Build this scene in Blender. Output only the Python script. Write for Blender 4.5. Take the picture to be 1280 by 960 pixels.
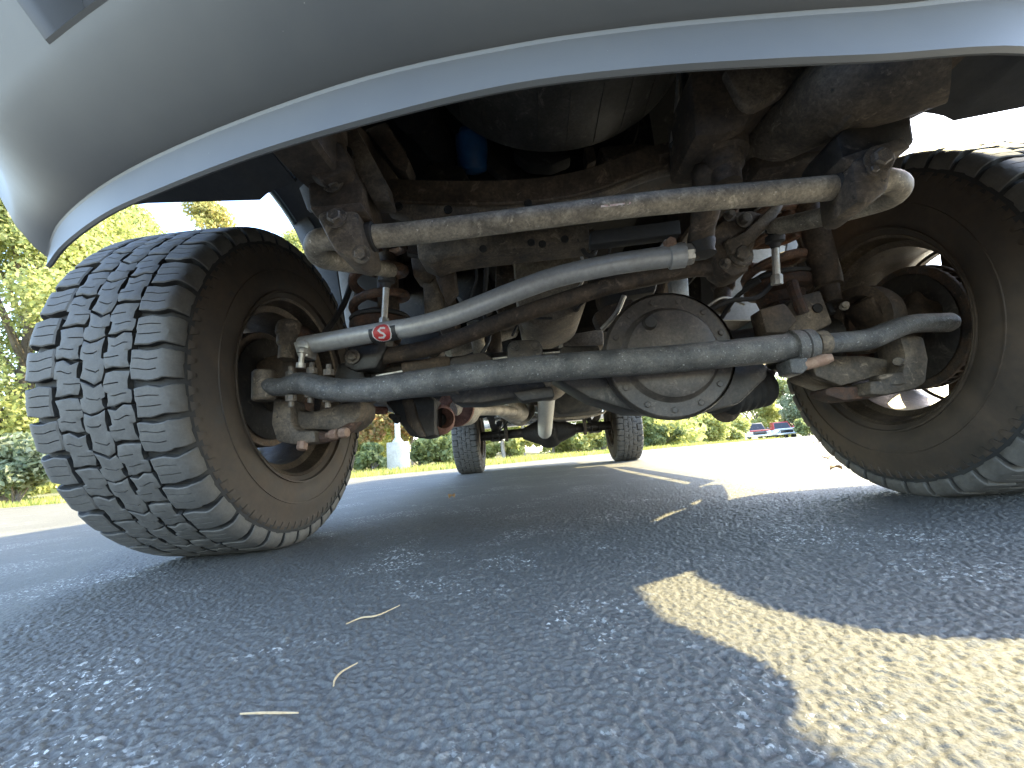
import bpy, bmesh, math, random
import numpy as np
from mathutils import Vector, Matrix
random.seed(7); RNG = np.random.default_rng(7)
PI = math.pi
S = bpy.context.scene
for o in list(bpy.data.objects): bpy.data.objects.remove(o)
C = S.collection

# ------------------------------------------------------------------ camera
YAW, PITCH, ROLL = -0.0421, 0.1661, -0.0854
FPX, CAM = 518.3, np.array([-0.1305, 0.0, 0.1792])
def basis():
    cy, sy, cp, sp = math.cos(YAW), math.sin(YAW), math.cos(PITCH), math.sin(PITCH)
    f = np.array([sy*cp, cy*cp, sp]); r = np.array([cy, -sy, 0.0]); u = np.cross(r, f)
    cr, sr = math.cos(ROLL), math.sin(ROLL)
    return cr*r+sr*u, -sr*r+cr*u, f
CR, CU, CF = basis()
cam = bpy.data.cameras.new('camera'); camo = bpy.data.objects.new('camera', cam); C.objects.link(camo)
cam.sensor_width = 36; cam.lens = FPX/1280*36; cam.clip_start = 0.01; cam.clip_end = 3000
camo.matrix_world = Matrix(((CR[0], CU[0], -CF[0], CAM[0]), (CR[1], CU[1], -CF[1], CAM[1]), (CR[2], CU[2], -CF[2], CAM[2]), (0, 0, 0, 1)))
S.camera = camo
S.render.resolution_x = 1024; S.render.resolution_y = 768

# ------------------------------------------------------------------ light
SUN_A, SUN_B = 0.86, 0.56               # shadow runs -A in x and -B in y for each metre of height
SUN_EL = math.atan2(1, math.hypot(SUN_A, SUN_B)); SUN_AZ = math.atan2(SUN_A, SUN_B)
w = bpy.data.worlds.new('World'); S.world = w; w.use_nodes = True
nt = w.node_tree; bg = nt.nodes['Background']; sky = nt.nodes.new('ShaderNodeTexSky')
sky.sky_type = 'NISHITA'; sky.sun_disc = False; sky.sun_elevation = SUN_EL; sky.sun_rotation = SUN_AZ
sky.air_density = 1.0; sky.dust_density = 1.0; sky.ozone_density = 0.5
nt.links.new(sky.outputs[0], bg.inputs[0]); bg.inputs[1].default_value = 0.15
sl = bpy.data.lights.new('sun', 'SUN'); sl.energy = 2.0; sl.angle = math.radians(0.53); sl.color = (1.0, 0.87, 0.48)
so = bpy.data.objects.new('sun', sl); C.objects.link(so)
so.rotation_euler = Vector((SUN_A, SUN_B, 1)).to_track_quat('Z', 'Y').to_euler(); so.location = (10, 8, 12)
S.view_settings.view_transform = 'Standard'; S.view_settings.look = 'None'
S.view_settings.exposure = 3.25; S.view_settings.gamma = 1.0

# ------------------------------------------------------------------ helpers
def at(px, py, Y):
    """point of the place at distance Y ahead that stands behind a spot measured on the 1280x960 photograph"""
    d = (px-640)/FPX*CR-(py-480)/FPX*CU+CF
    return Vector(CAM+d*(Y/d[1]))
def ats(lst, Y=None): return [at(p[0], p[1], p[2] if len(p) > 2 else Y) for p in lst]

def mesh(name, V, F, mat=None, parent=None, smooth=35, local=False):
    me = bpy.data.meshes.new(name); me.from_pydata([tuple(v) for v in V], [], F); me.update()
    return finish(name, me, mat, parent, smooth, local)
def finish(name, me, mat, parent=None, smooth=35, local=False):
    if mat is not None and not me.materials: me.materials.append(mat)
    if smooth:
        for p in me.polygons: p.use_smooth = True
        me.set_sharp_from_angle(angle=math.radians(smooth))
    o = bpy.data.objects.new(name, me); C.objects.link(o)
    if parent is not None: setp(o, parent, local)
    return o
def wloc(o):
    M = Matrix.Identity(4); ch = []
    while o is not None: ch.append(o); o = o.parent
    for x in reversed(ch): M = M @ x.matrix_parent_inverse @ x.matrix_basis
    return M
def setp(o, parent, local=False):
    o.parent = parent
    if not local: o.matrix_parent_inverse = wloc(parent).inverted()
def tag(o, label=None, cat=None, group=None, kind=None):
    if label: o['label'] = label
    if cat: o['category'] = cat
    if group: o['group'] = group
    if kind: o['kind'] = kind
    return o
def empty(name, loc, label, cat, group=None):
    o = bpy.data.objects.new(name, None); C.objects.link(o); o.location = loc; o.empty_display_size = .1
    return tag(o, label, cat, group)

def catmull(pts, n=6):
    pts = [Vector(p) for p in pts]
    if len(pts) < 3: return pts
    out = []
    P = [pts[0]*2-pts[1]]+pts+[pts[-1]*2-pts[-2]]
    for i in range(1, len(P)-2):
        for k in range(n):
            t = k/n; a, b, c, d = P[i-1], P[i], P[i+1], P[i+2]
            out.append(.5*((2*b)+(c-a)*t+(2*a-5*b+4*c-d)*t*t+(3*b-a-3*c+d)*t**3))
    out.append(pts[-1]); return out
def tube_vf(pts, r, seg=16, n=6, caps=True, flat=1.0, round_end=False):
    """swept tube; r is a radius or a list of radii at the given points; flat squashes one axis"""
    pts = [Vector(p) for p in pts]
    rs = list(r) if isinstance(r, (list, tuple)) else [r]*len(pts)
    q = catmull(pts, n); m = len(q)
    if len(pts) < 3: rr = rs
    else: rr = [float(np.interp(i/(m-1)*(len(pts)-1), range(len(pts)), rs)) for i in range(m)]
    if round_end:
        d0 = (q[0]-q[1]).normalized(); d1 = (q[-1]-q[-2]).normalized(); a, b = rr[0], rr[-1]
        q = [q[0]+d0*a*.55, q[0]+d0*a*.35]+q+[q[-1]+d1*b*.35, q[-1]+d1*b*.55]; rr = [a*.45, a*.85]+list(rr)+[b*.85, b*.45]; m = len(q)
    V = []; F = []; t0 = (q[1]-q[0]).normalized()
    up = Vector((0, 0, 1)) if abs(t0.z) < .9 else Vector((0, 1, 0))
    nrm = (up-t0*up.dot(t0)).normalized()
    for i in range(m):
        t = (q[min(i+1, m-1)]-q[max(i-1, 0)]).normalized()
        nrm = (nrm-t*nrm.dot(t)).normalized(); b = t.cross(nrm)
        for k in range(seg):
            a = 2*PI*k/seg; V.append(q[i]+nrm*(math.cos(a)*rr[i]*flat)+b*(math.sin(a)*rr[i]))
    for i in range(m-1):
        for k in range(seg):
            F.append((i*seg+k, i*seg+(k+1) % seg, (i+1)*seg+(k+1) % seg, (i+1)*seg+k))
    if caps: F.append(tuple(range(seg-1, -1, -1))); F.append(tuple(range((m-1)*seg, m*seg)))
    return V, F
def tube(name, pts, r, mat, parent=None, **k):
    return mesh(name, *tube_vf(pts, r, **k), mat, parent)
def frame(axis):
    z = Vector(axis).normalized(); x = Vector((0, 0, 1)) if abs(z.z) < .9 else Vector((1, 0, 0))
    x = (x-z*x.dot(z)).normalized(); return x, z.cross(x), z
def lathe_vf(prof, origin, axis, seg=32, closed=False, a0=0, a1=2*PI):
    """prof = [(radius, height along axis)]"""
    x, y, z = frame(axis); o = Vector(origin); V = []; F = []; n = len(prof); full = abs(a1-a0-2*PI) < 1e-6
    sg = seg if full else seg+1
    for k in range(sg):
        a = a0+(a1-a0)*k/seg; d = x*math.cos(a)+y*math.sin(a)
        for r, h in prof: V.append(o+d*r+z*h)
    for k in range(seg):
        k2 = (k+1) % sg
        for j in range(n-1 if not closed else n):
            j2 = (j+1) % n
            F.append((k*n+j, k2*n+j, k2*n+j2, k*n+j2))
    return V, F
def lathe(name, prof, origin, axis, mat, parent=None, seg=32, smooth=35, **k):
    o = mesh(name, *lathe_vf(prof, origin, axis, seg, **k), mat, parent, 0)
    bm = bmesh.new(); bm.from_mesh(o.data); bmesh.ops.remove_doubles(bm, verts=bm.verts, dist=1e-6)
    bmesh.ops.recalc_face_normals(bm, faces=bm.faces); bm.to_mesh(o.data); bm.free()
    for p in o.data.polygons: p.use_smooth = True
    o.data.set_sharp_from_angle(angle=math.radians(smooth)); return o
def join(parts):
    V = []; F = []
    for v, f in parts:
        b = len(V); V += list(v); F += [tuple(i+b for i in q) for q in f]
    return V, F
def bevel_obj(name, bm, mat, parent, bev, seg=2, smooth=35):
    bmesh.ops.recalc_face_normals(bm, faces=bm.faces)
    if bev:
        ed = [e for e in bm.edges if len(e.link_faces) == 2 and e.calc_face_angle(0) > .35]
        bmesh.ops.bevel(bm, geom=ed, offset=bev, segments=seg, affect='EDGES', clamp_overlap=True, profile=.5)
    me = bpy.data.meshes.new(name); bm.to_mesh(me); bm.free()
    return finish(name, me, mat, parent, smooth)
def prism_bm(poly, vec):
    """flat polygon of 3D points pushed along vec"""
    bm = bmesh.new(); n = len(poly); vec = Vector(vec)
    a = [bm.verts.new(p) for p in poly]; b = [bm.verts.new(Vector(p)+vec) for p in poly]
    bm.faces.new(a); bm.faces.new(list(reversed(b)))
    for i in range(n): bm.faces.new((a[i], b[i], b[(i+1) % n], a[(i+1) % n]))
    return bm
def prism(name, px, Y0, depth, mat, parent=None, bev=.004, curve=0, skew=(0, 0)):
    pts = [at(p[0], p[1], Y0) for p in px]
    if curve: pts = catmull(pts+[pts[0]], curve)[:-1]
    return bevel_obj(name, prism_bm(pts, (skew[0], depth, skew[1])), mat, parent, bev)
def box(name, c, s, mat, parent=None, bev=.004, rot=None):
    bm = bmesh.new(); bmesh.ops.create_cube(bm, size=1)
    M = Matrix.Translation(Vector(c)) @ (rot.to_4x4() if rot else Matrix.Identity(4)) @ Matrix.Diagonal((*s, 1))
    bmesh.ops.transform(bm, matrix=M, verts=bm.verts)
    return bevel_obj(name, bm, mat, parent, bev)
def beam(name, a, b, wx, wz, mat, parent=None, bev=.004):
    """rectangular bar from a to b"""
    a, b = Vector(a), Vector(b); d = (b-a); L = d.length; d.normalize()
    up = Vector((0, 0, 1)) if abs(d.z) < .9 else Vector((0, 1, 0)); s = d.cross(up).normalized(); u = s.cross(d)
    R = Matrix((s, d, u)).transposed()
    return box(name, (a+b)/2, (wx, L, wz), mat, parent, bev, R)
def grid_sheet(name, rows, mat, parent=None, thick=0, smooth=60):
    """rows: list of equally long point lists"""
    V = [Vector(p) for r in rows for p in r]; n = len(rows[0]); F = []
    for i in range(len(rows)-1):
        for j in range(n-1): F.append((i*n+j, i*n+j+1, (i+1)*n+j+1, (i+1)*n+j))
    o = mesh(name, V, F, mat, parent, smooth)
    if thick:
        bm = bmesh.new(); bm.from_mesh(o.data); bmesh.ops.recalc_face_normals(bm, faces=bm.faces)
        bmesh.ops.solidify(bm, geom=list(bm.faces), thickness=thick); bm.to_mesh(o.data); bm.free()
        for p in o.data.polygons: p.use_smooth = True
        o.data.set_sharp_from_angle(angle=math.radians(smooth))
    return o
def bolt_vf(c, axis, r=.009, h=.008, washer=True):
    prof = [(0, h), (r*.8, h), (r, h*.8), (r, 0)]
    p = lathe_vf(prof, c, axis, 6)
    if washer: return join([p, lathe_vf([(0, .0025), (r*1.5, .0025), (r*1.5, 0)], c, axis, 14)])
    return p
def bolt(c, axis, parent, r=.009, h=.008, mat=None, name='bolt', washer=True):
    return mesh(name, *bolt_vf(c, axis, r, h, washer), mat or M['bolt'], parent, 30)

# ------------------------------------------------------------------ materials
M = {}
def nd(t, kind, **k):
    n = t.nodes.new(kind)
    for a, b in k.items(): setattr(n, a, b)
    return n
def noise(t, co, scale, detail=6, rough=.6, dist=0):
    n = nd(t, 'ShaderNodeTexNoise'); n.inputs['Scale'].default_value = scale; n.inputs['Detail'].default_value = detail
    n.inputs['Roughness'].default_value = rough; n.inputs['Distortion'].default_value = dist
    t.links.new(co, n.inputs['Vector']); return n.outputs['Fac']
def ramp(t, fac, stops):
    r = nd(t, 'ShaderNodeValToRGB'); cr = r.color_ramp
    while len(cr.elements) < len(stops): cr.elements.new(.5)
    for e, (p, c) in zip(cr.elements, stops):
        e.position = p; e.color = (*c, 1) if isinstance(c, tuple) else (c, c, c, 1)
    t.links.new(fac, r.inputs[0]); return r.outputs[0]
def mix(t, fac, a, b, blend='MIX'):
    m = nd(t, 'ShaderNodeMix', data_type='RGBA', blend_type=blend)
    for s, v in ((m.inputs[0], fac), (m.inputs[6], a), (m.inputs[7], b)):
        if isinstance(v, (int, float)): s.default_value = v
        elif isinstance(v, tuple): s.default_value = (*v, 1)
        else: t.links.new(v, s)
    return m.outputs[2]
def math_(t, op, a, b=0.0):
    m = nd(t, 'ShaderNodeMath', operation=op)
    for s, v in zip(m.inputs, (a, b)):
        if isinstance(v, (int, float)): s.default_value = v
        else: t.links.new(v, s)
    return m.outputs[0]
def bump(t, b, h, strength, dist):
    n = nd(t, 'ShaderNodeBump'); n.inputs['Strength'].default_value = strength; n.inputs['Distance'].default_value = dist
    t.links.new(h, n.inputs['Height']); t.links.new(n.outputs[0], b.inputs['Normal']); return n
def new(name):
    m = bpy.data.materials.new(name); m.use_nodes = True; t = m.node_tree; b = t.nodes['Principled BSDF']
    co = nd(t, 'ShaderNodeTexCoord').outputs['Object']; M[name] = m; return m, t, b, co
def dirty(name, c1, c2, rough=.6, metal=0.0, scale=14, lo=.4, hi=.65, c3=None, s3=60, lo3=.6, hi3=.68, bmp=.35, bdist=.003, coat=0.0, grain=1):
    """paint or metal c1 under dust or rust c2, with chips or grime flecks c3"""
    m, t, b, co = new(name)
    sc = scale*grain
    f = ramp(t, noise(t, co, sc, 10, .72, .5), [(lo, 0.0), (hi, 1.0)])
    col = mix(t, f, c1, c2)
    if grain > 1:
        col = mix(t, 1.0, col, ramp(t, noise(t, co, sc*.45, 6, .6), [(.3, .45), (.7, 1.35)]), 'MULTIPLY')
        gl = ramp(t, noise(t, co, sc*1.7, 6, .7, .8), [(.58, 0.0), (.72, .8)]); col = mix(t, gl, col, tuple(q*1.5+.03 for q in c2))
    fine = noise(t, co, sc*9, 5, .7)
    col = mix(t, 1.0, col, ramp(t, fine, [(.25, .5), (.75, 1.45)] if grain > 1 else [(.25, .8), (.75, 1.2)]), 'MULTIPLY')
    if c3:
        f3 = ramp(t, noise(t, co, s3, 5, .65), [(lo3, 0.0), (hi3, 1.0)]); col = mix(t, f3, col, c3)
    t.links.new(col, b.inputs['Base Color']); b.inputs['Metallic'].default_value = metal
    t.links.new(math_(t, 'ADD', math_(t, 'MULTIPLY', f, .22), rough), b.inputs['Roughness'])
    b.inputs['Coat Weight'].default_value = coat
    if bmp: bump(t, b, noise(t, co, scale*6, 8, .7), bmp, bdist)
    return m
dirty('black_steel', (.024, .022, .020), (.085, .068, .052), .45, .0, 9, .42, .7, (.2, .185, .16), 130, .66, .74, grain=1.9)
dirty('tie_rod_paint', (.060, .059, .058), (.125, .115, .103), .42, .0, 22, .4, .7, (.34, .34, .33), 210, .62, .70, .8, .003, grain=1.5)
dirty('dusty_steel', (.062, .049, .037), (.19, .145, .10), .6, .0, 11, .38, .66, (.03, .026, .022), 70, .62, .72, grain=1.9)
dirty('dusty_brown', (.040, .029, .021), (.135, .095, .062), .65, .0, 9, .38, .7, (.022, .018, .016), 50, .62, .74, grain=1.9)
dirty('sway_bar_metal', (.19, .16, .122), (.46, .39, .29), .5, .15, 13, .36, .68, (.62, .56, .46), 120, .645, .69, .22, .0015, grain=1.9)
dirty('rusty_steel', (.036, .024, .018), (.115, .055, .030), .7, .0, 16, .38, .66, (.045, .035, .03), 90, .6, .72, .7, grain=1.9)
dirty('spring_rust', (.075, .050, .035), (.21, .105, .058), .65, .0, 18, .38, .66, (.05, .04, .03), 90, .6, .72, .6, grain=1.9)
dirty('red_rust', (.24, .105, .07), (.34, .18, .13), .75, .0, 22, .35, .7, (.08, .05, .04), 70, .66, .75, .6, grain=1.9)
dirty('rotor_iron', (.07, .06, .054), (.15, .095, .06), .5, .35, 18, .4, .68, grain=1.9)
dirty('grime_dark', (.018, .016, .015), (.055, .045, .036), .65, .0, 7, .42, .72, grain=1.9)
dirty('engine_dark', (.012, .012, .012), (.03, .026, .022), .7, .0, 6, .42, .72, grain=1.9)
dirty('oil_pan_metal', (.15, .12, .09), (.28, .225, .165), .6, .1, 8, .35, .7, (.06, .05, .04), 50, .62, .74, grain=1.9)
dirty('pale_shaft', (.62, .58, .50), (.72, .68, .58), .5, .0, 6, .35, .7)
dirty('heat_shield', (.36, .31, .24), (.5, .45, .36), .5, .3, 10, .35, .7, grain=1.9)
dirty('silver_paint', (.38, .38, .37), (.31, .30, .28), .38, .3, 10, .45, .8, (.5, .5, .5), 210, .7, .76, .12, .001)
dirty('zinc', (.52, .50, .46), (.42, .35, .26), .35, .7, 30, .45, .8)
dirty('bolt', (.10, .088, .075), (.21, .165, .12), .5, .3, 40, .4, .7, grain=1.9)
dirty('rust_bolt', (.22, .13, .09), (.36, .25, .18), .6, .3, 60, .4, .7)
dirty('rubber_part', (.02, .02, .02), (.055, .047, .04), .65, .0, 14, .4, .7)
dirty('tread_rubber', (.064, .059, .052), (.112, .103, .090), .62, .0, 20, .38, .75, (.16, .16, .155), 260, .71, .76, .3, .0012)
dirty('groove_rubber', (.014, .014, .014), (.03, .028, .025), .7, .0, 20, .4, .7)  # dark rubber; on the truck's tread its tone paints in groove shade
dirty('sidewall_rubber', (.028, .021, .015), (.070, .048, .031), .62, .0, 6, .35, .72, (.03, .028, .027), 30, .6, .75, .25, .0015)
dirty('alloy_dirty', (.070, .052, .037), (.145, .112, .080), .42, .55, 12, .36, .7, (.08, .06, .045), 45, .62, .74, grain=1.9)
dirty('liner_plastic', (.022, .023, .025), (.05, .048, .046), .55, .0, 8, .42, .75)
dirty('liner_pale', (.20, .20, .20), (.30, .29, .27), .5, .0, 7, .4, .7)
dirty('fuel_tank', (.03, .03, .03), (.16, .14, .11), .5, .0, 3, .45, .7)
dirty('shroud_plastic', (.05, .047, .043), (.10, .092, .08), .55, .0, 9, .4, .7, grain=1.9)
dirty('cover_steel', (.048, .040, .034), (.095, .076, .060), .5, .0, 10, .4, .72, (.11, .095, .08), 150, .68, .76, grain=1.9)
dirty('blue_filter', (.008, .05, .14), (.012, .09, .24), .3, .0, 8, .4, .7, bmp=.05)
dirty('grey_paint', (.16, .205, .21), (.23, .23, .225), .35, .3, 5, .4, .7, bmp=0, coat=.6)
dirty('glass_dark', (.015, .018, .02), (.02, .02, .022), .08, .0, 3, bmp=0)
dirty('label_paper', (.80, .70, .66), (.62, .34, .30), .6, .0, 90, .45, .6, bmp=.1)
dirty('decal_black', (.02, .02, .02), (.03, .03, .03), .4, .0, 40, bmp=0)
dirty('decal_white', (.7, .68, .66), (.6, .58, .55), .45, .0, 40, bmp=0)
dirty('decal_red', (.5, .03, .03), (.42, .04, .035), .45, .0, 40, bmp=0)
dirty('concrete', (.42, .40, .35), (.30, .285, .25), .85, .0, 3, .4, .7, bmp=.4)
dirty('galvanised', (.45, .46, .47), (.55, .55, .55), .45, .5, 5, bmp=0)
dirty('bark', (.14, .11, .085), (.24, .20, .16), .9, .0, 6, .35, .7, (.05, .04, .03), 18, .58, .7, .9, .02)
dirty('pale_bark', (.34, .30, .25), (.24, .20, .16), .85, .0, 5, .4, .7, (.10, .08, .06), 14, .62, .7, .6, .01)
dirty('needle_straw', (.55, .40, .22), (.42, .28, .14), .6, .0, 50, bmp=0)
dirty('dry_leaf', (.22, .12, .05), (.32, .2, .08), .7, .0, 30, bmp=.2)
dirty('red_paint', (.42, .03, .025), (.36, .03, .03), .3, .0, 4, bmp=0, coat=.5)
dirty('white_paint', (.72, .73, .74), (.66, .66, .66), .3, .0, 4, bmp=0, coat=.5)
dirty('dark_paint', (.03, .035, .05), (.04, .042, .05), .3, .0, 4, bmp=0, coat=.5)
dirty('chrome', (.6, .6, .6), (.55, .55, .55), .15, .9, 4, bmp=0)

def m_bumper():
    m, t, b, co = new('bumper_plastic')
    f = ramp(t, noise(t, co, 5, 6, .6), [(.35, 0.0), (.7, 1.0)])
    col = mix(t, f, (.070, .071, .073), (.090, .089, .086))
    sp = ramp(t, noise(t, co, 420, 2, .5), [(.80, 0.0), (.83, 1.0)]); col = mix(t, sp, col, (.5, .48, .44))
    t.links.new(col, b.inputs['Base Color']); b.inputs['Roughness'].default_value = .50; b.inputs['Metallic'].default_value = .0; b.inputs['Specular IOR Level'].default_value = .6
    bump(t, b, noise(t, co, 700, 3, .6), .10, .0006)
m_bumper()

def m_asphalt():
    m, t, b, co = new('asphalt')
    vor = nd(t, 'ShaderNodeTexVoronoi'); vor.inputs['Scale'].default_value = 165; t.links.new(co, vor.inputs['Vector'])
    g = noise(t, co, 330, 5, .62, .3); g2 = noise(t, co, 70, 5, .6); big = noise(t, co, 1.6, 6, .6)
    # sealed tar coat over stone
    col = mix(t, ramp(t, big, [(.32, 0.0), (.7, 1.0)]), (.108, .102, .089), (.138, .130, .113))
    col = mix(t, ramp(t, noise(t, co, 300, 4, .65), [(.5, 0.0), (.68, .7)]), col, (.20, .188, .160))
    col = mix(t, ramp(t, noise(t, co, 420, 3, .6), [(.58, 0.0), (.70, .7)]), col, (.045, .042, .037))
    # worn chalky flecks where the tar has come off the stones
    mask = ramp(t, noise(t, co, 4.2, 5, .66, .6), [(.51, 0.0), (.62, 1.0)])
    fl = ramp(t, noise(t, co, 170, 3, .55), [(.605, 0.0), (.62, 1.0)])
    fl2 = ramp(t, noise(t, co, 80, 4, .6), [(.64, 0.0), (.652, 1.0)])
    fleck = math_(t, 'MULTIPLY', math_(t, 'MAXIMUM', fl, fl2), mask)
    col = mix(t, fleck, col, (.56, .54, .48))
    t.links.new(col, b.inputs['Base Color'])
    t.links.new(ramp(t, g2, [(.3, .52), (.75, .72)]), b.inputs['Roughness'])
    h = math_(t, 'ADD', math_(t, 'MULTIPLY', math_(t, 'SUBTRACT', 1.0, vor.outputs['Distance']), .55), math_(t, 'MULTIPLY', g2, 1.1))
    h = math_(t, 'ADD', h, math_(t, 'MULTIPLY', g, .8))
    b.inputs['Specular IOR Level'].default_value = .26
    bump(t, b, h, .7, .003)
m_asphalt()
def m_simple(name, stops, scale, rough=.9, bmp=.5, bd=.02):
    m, t, b, co = new(name)
    t.links.new(ramp(t, noise(t, co, scale, 8, .65), stops), b.inputs['Base Color']); b.inputs['Roughness'].default_value = rough
    if bmp: bump(t, b, noise(t, co, scale*5, 6, .7), bmp, bd)
m_simple('soil', [(.3, (.09, .085, .03)), (.55, (.15, .14, .05)), (.75, (.20, .16, .08))], 2.5)
def m_leaf(name, stops, trans=.45):
    m, t, b, co = new(name)
    gi = nd(t, 'ShaderNodeNewGeometry'); r = gi.outputs['Random Per Island']
    mixv = math_(t, 'ADD', math_(t, 'MULTIPLY', r, .6), math_(t, 'MULTIPLY', noise(t, co, .9, 3, .6), .4))
    col = ramp(t, mixv, stops); t.links.new(col, b.inputs['Base Color']); b.inputs['Roughness'].default_value = .55
    tr = nd(t, 'ShaderNodeBsdfTranslucent'); t.links.new(col, tr.inputs['Color'])
    ms = nd(t, 'ShaderNodeMixShader'); ms.inputs[0].default_value = trans
    out = t.nodes['Material Output']; t.links.new(b.outputs[0], ms.inputs[1]); t.links.new(tr.outputs[0], ms.inputs[2]); t.links.new(ms.outputs[0], out.inputs[0])
m_leaf('leaf_yellow', [(.2, (.26, .30, .10)), (.45, (.40, .43, .15)), (.65, (.54, .54, .22)), (.85, (.62, .58, .26))], .55)
m_leaf('leaf_gold', [(.2, (.26, .28, .09)), (.5, (.44, .42, .15)), (.72, (.58, .48, .18)), (.9, (.58, .34, .14))], .55)
m_leaf('leaf_green', [(.2, (.14, .18, .07)), (.5, (.27, .31, .12)), (.8, (.42, .43, .18))], .5)
m_leaf('leaf_orange', [(.2, (.30, .30, .12)), (.45, (.48, .40, .17)), (.65, (.54, .34, .16)), (.85, (.55, .26, .14))])
m_leaf('leaf_pale', [(.2, (.10, .13, .06)), (.5, (.20, .24, .13)), (.8, (.34, .36, .24))])
m_leaf('grass_blade', [(.2, (.20, .24, .05)), (.5, (.36, .37, .09)), (.8, (.52, .48, .16))])

# ------------------------------------------------------------------ the setting
def sm(a, b, x): t = min(max((x-a)/(b-a), 0), 1); return t*t*(3-2*t)
def tz(x, y): return -.021*max(0, y-10.5)*sm(-1, 6, x)+.012*max(0, y-8)*(1-sm(-3, 3, x))
EDGE_X = [-60, -9.5, -4.2, -1.8, .4, 3, 6, 12, 30, 90]; EDGE_Y = [5.6, 6.7, 6.9, 7.6, 8.9, 10.4, 13, 19, 42, 75]
def edge(x): return float(np.interp(x, EDGE_X, EDGE_Y))
xs = list(np.linspace(-60, -6, 28))+list(np.linspace(-5, 14, 60))+list(np.linspace(15, 90, 50))
rows = []
for x in xs:
    e = edge(x)+.10*math.sin(x*2.3)+.06*math.sin(x*5.1+1); ys = list(np.linspace(-14, 5, 12))+list(np.linspace(5, e, 30)[1:])
    rows.append([(x, y, tz(x, y)) for y in ys])
tag(grid_sheet('parking_lot', rows, M['asphalt']), kind='structure')
# coarse stone relief of the near surface, real height over the flat sheet
lot = bpy.data.objects['parking_lot']
NX, NY, Y0_, Y1_ = 900, 620, .13, 2.4
def tile(n, size, lo_, hi_):
    f_ = np.fft.fftfreq(n, size/n); fr_ = np.hypot(f_[None, :], f_[:, None])+1e-9
    z_ = np.fft.ifft2(np.fft.fft2(RNG.normal(size=(n, n)))*np.exp(-((np.log(fr_)-math.log((lo_*hi_)**.5))/(math.log(hi_/lo_)*.5))**2)).real; return z_/z_.std(), n/size
def look(tl, x, y):
    z_, k = tl; n = z_.shape[0]; x = (x*k) % n; y = (y*k) % n; i = x.astype(int); j = y.astype(int); fx = x-i; fy = y-j; i2 = (i+1) % n; j2 = (j+1) % n; i %= n; j %= n
    return (z_[j, i]*(1-fx)+z_[j, i2]*fx)*(1-fy)+(z_[j2, i]*(1-fx)+z_[j2, i2]*fx)*fy
tA, tB, tC = tile(1024, 1.03, 85, 150), tile(512, .87, 30, 60), tile(1024, .91, 70, 110)
yy_ = Y0_*(Y1_/Y0_)**(np.arange(NY)/(NY-1)); tx_ = np.linspace(-1, 1, NX)
gx_ = -.06+tx_[None, :]*(.42+.78*yy_[:, None]); gy_ = np.repeat(yy_[:, None], NX, 1)
hz_ = np.tanh(look(tA, gx_, gy_)*.9)*.8+look(tB, gx_*.8-gy_*.6, gx_*.6+gy_*.8)*.35+np.tanh(look(tC, gx_*.6+gy_*.8, gx_*.8-gy_*.6))*.45
ed_ = np.minimum(np.clip((1-np.abs(tx_))/.08, 0, 1)[None, :], np.clip((Y1_-gy_)/1.3, 0, 1))
co_ = np.stack([gx_, gy_, .0036+.0011*np.clip(hz_, -2.4, 2.4)*ed_-.0026*(1-ed_)], -1).reshape(-1, 3)
ii = np.arange(NX*NY).reshape(NY, NX); qd = np.stack([ii[:-1, :-1], ii[:-1, 1:], ii[1:, 1:], ii[1:, :-1]], -1).reshape(-1, 4).astype(np.int32)
me = bpy.data.meshes.new('asphalt_relief'); me.vertices.add(len(co_)); me.vertices.foreach_set('co', co_.reshape(-1)); me.loops.add(qd.size); me.loops.foreach_set('vertex_index', qd.reshape(-1))
me.polygons.add(len(qd)); me.polygons.foreach_set('loop_start', np.arange(0, qd.size, 4, dtype=np.int32)); me.update(calc_edges=True); me.materials.append(M['asphalt'])
me.polygons.foreach_set('use_smooth', np.ones(len(qd), dtype=bool))
rl = bpy.data.objects.new('asphalt_relief', me); C.objects.link(rl); rl.parent = lot; rl['kind'] = 'stuff'
rows = []
gy = list(np.linspace(-16, 5, 8))+list(np.linspace(6, 70, 65))+[90, 130, 200, 350, 600]
for x in [-600, -300, -150, -90]+list(np.linspace(-60, 90, 90))+[130, 200, 350, 600]:
    rows.append([(x, y, tz(x, min(y, 70))-.03) for y in gy])
tag(grid_sheet('ground', rows, M['soil']), kind='structure')

# ------------------------------------------------------------------ pickup truck
YF, WB, TR, R, HZ = 1.052, 3.72, .87, .403, .402
YR = YF+WB
truck = empty('pickup_truck', (0, YF+WB/2, 0), 'lifted grey pickup truck standing over the camera, seen from under its front bumper', 'pickup truck')
def part(o, label=None):
    if label: o['label'] = label
    return o

# ---- wheels: hub-centred coordinates, axle along x, outer face towards +x
RG = R-.0135
prof = [(v, RG-.0030*(v/.12)**2) for v in np.linspace(0, .112, 10)]+[(.121, RG-.0055), (.1275, RG-.012), (.1315, RG-.023), (.1348, RG-.037), (.1375, RG-.052), (.140, RG-.064)]
prof = np.array(prof); arc = np.concatenate([[0], np.cumsum(np.linalg.norm(np.diff(prof, axis=0), axis=1))])
def surf(s, d):
    a = abs(s); v = np.interp(a, arc, prof[:, 0]); r = np.interp(a, arc, prof[:, 1])
    e = .006; v1, r1 = np.interp(a+e, arc, prof[:, 0]), np.interp(a+e, arc, prof[:, 1]); v0, r0 = np.interp(max(a-e, 0), arc, prof[:, 0]), np.interp(max(a-e, 0), arc, prof[:, 1])
    tv, tr = v1-v0, r1-r0; L = math.hypot(tv, tr) or 1
    nv, nr = -tr/L, tv/L
    v, r = v+nv*d, r+nr*d
    return (v if s >= 0 else -v), r
NB = 40; PITCH_A = 2*PI/NB
TOPN = {}
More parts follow.
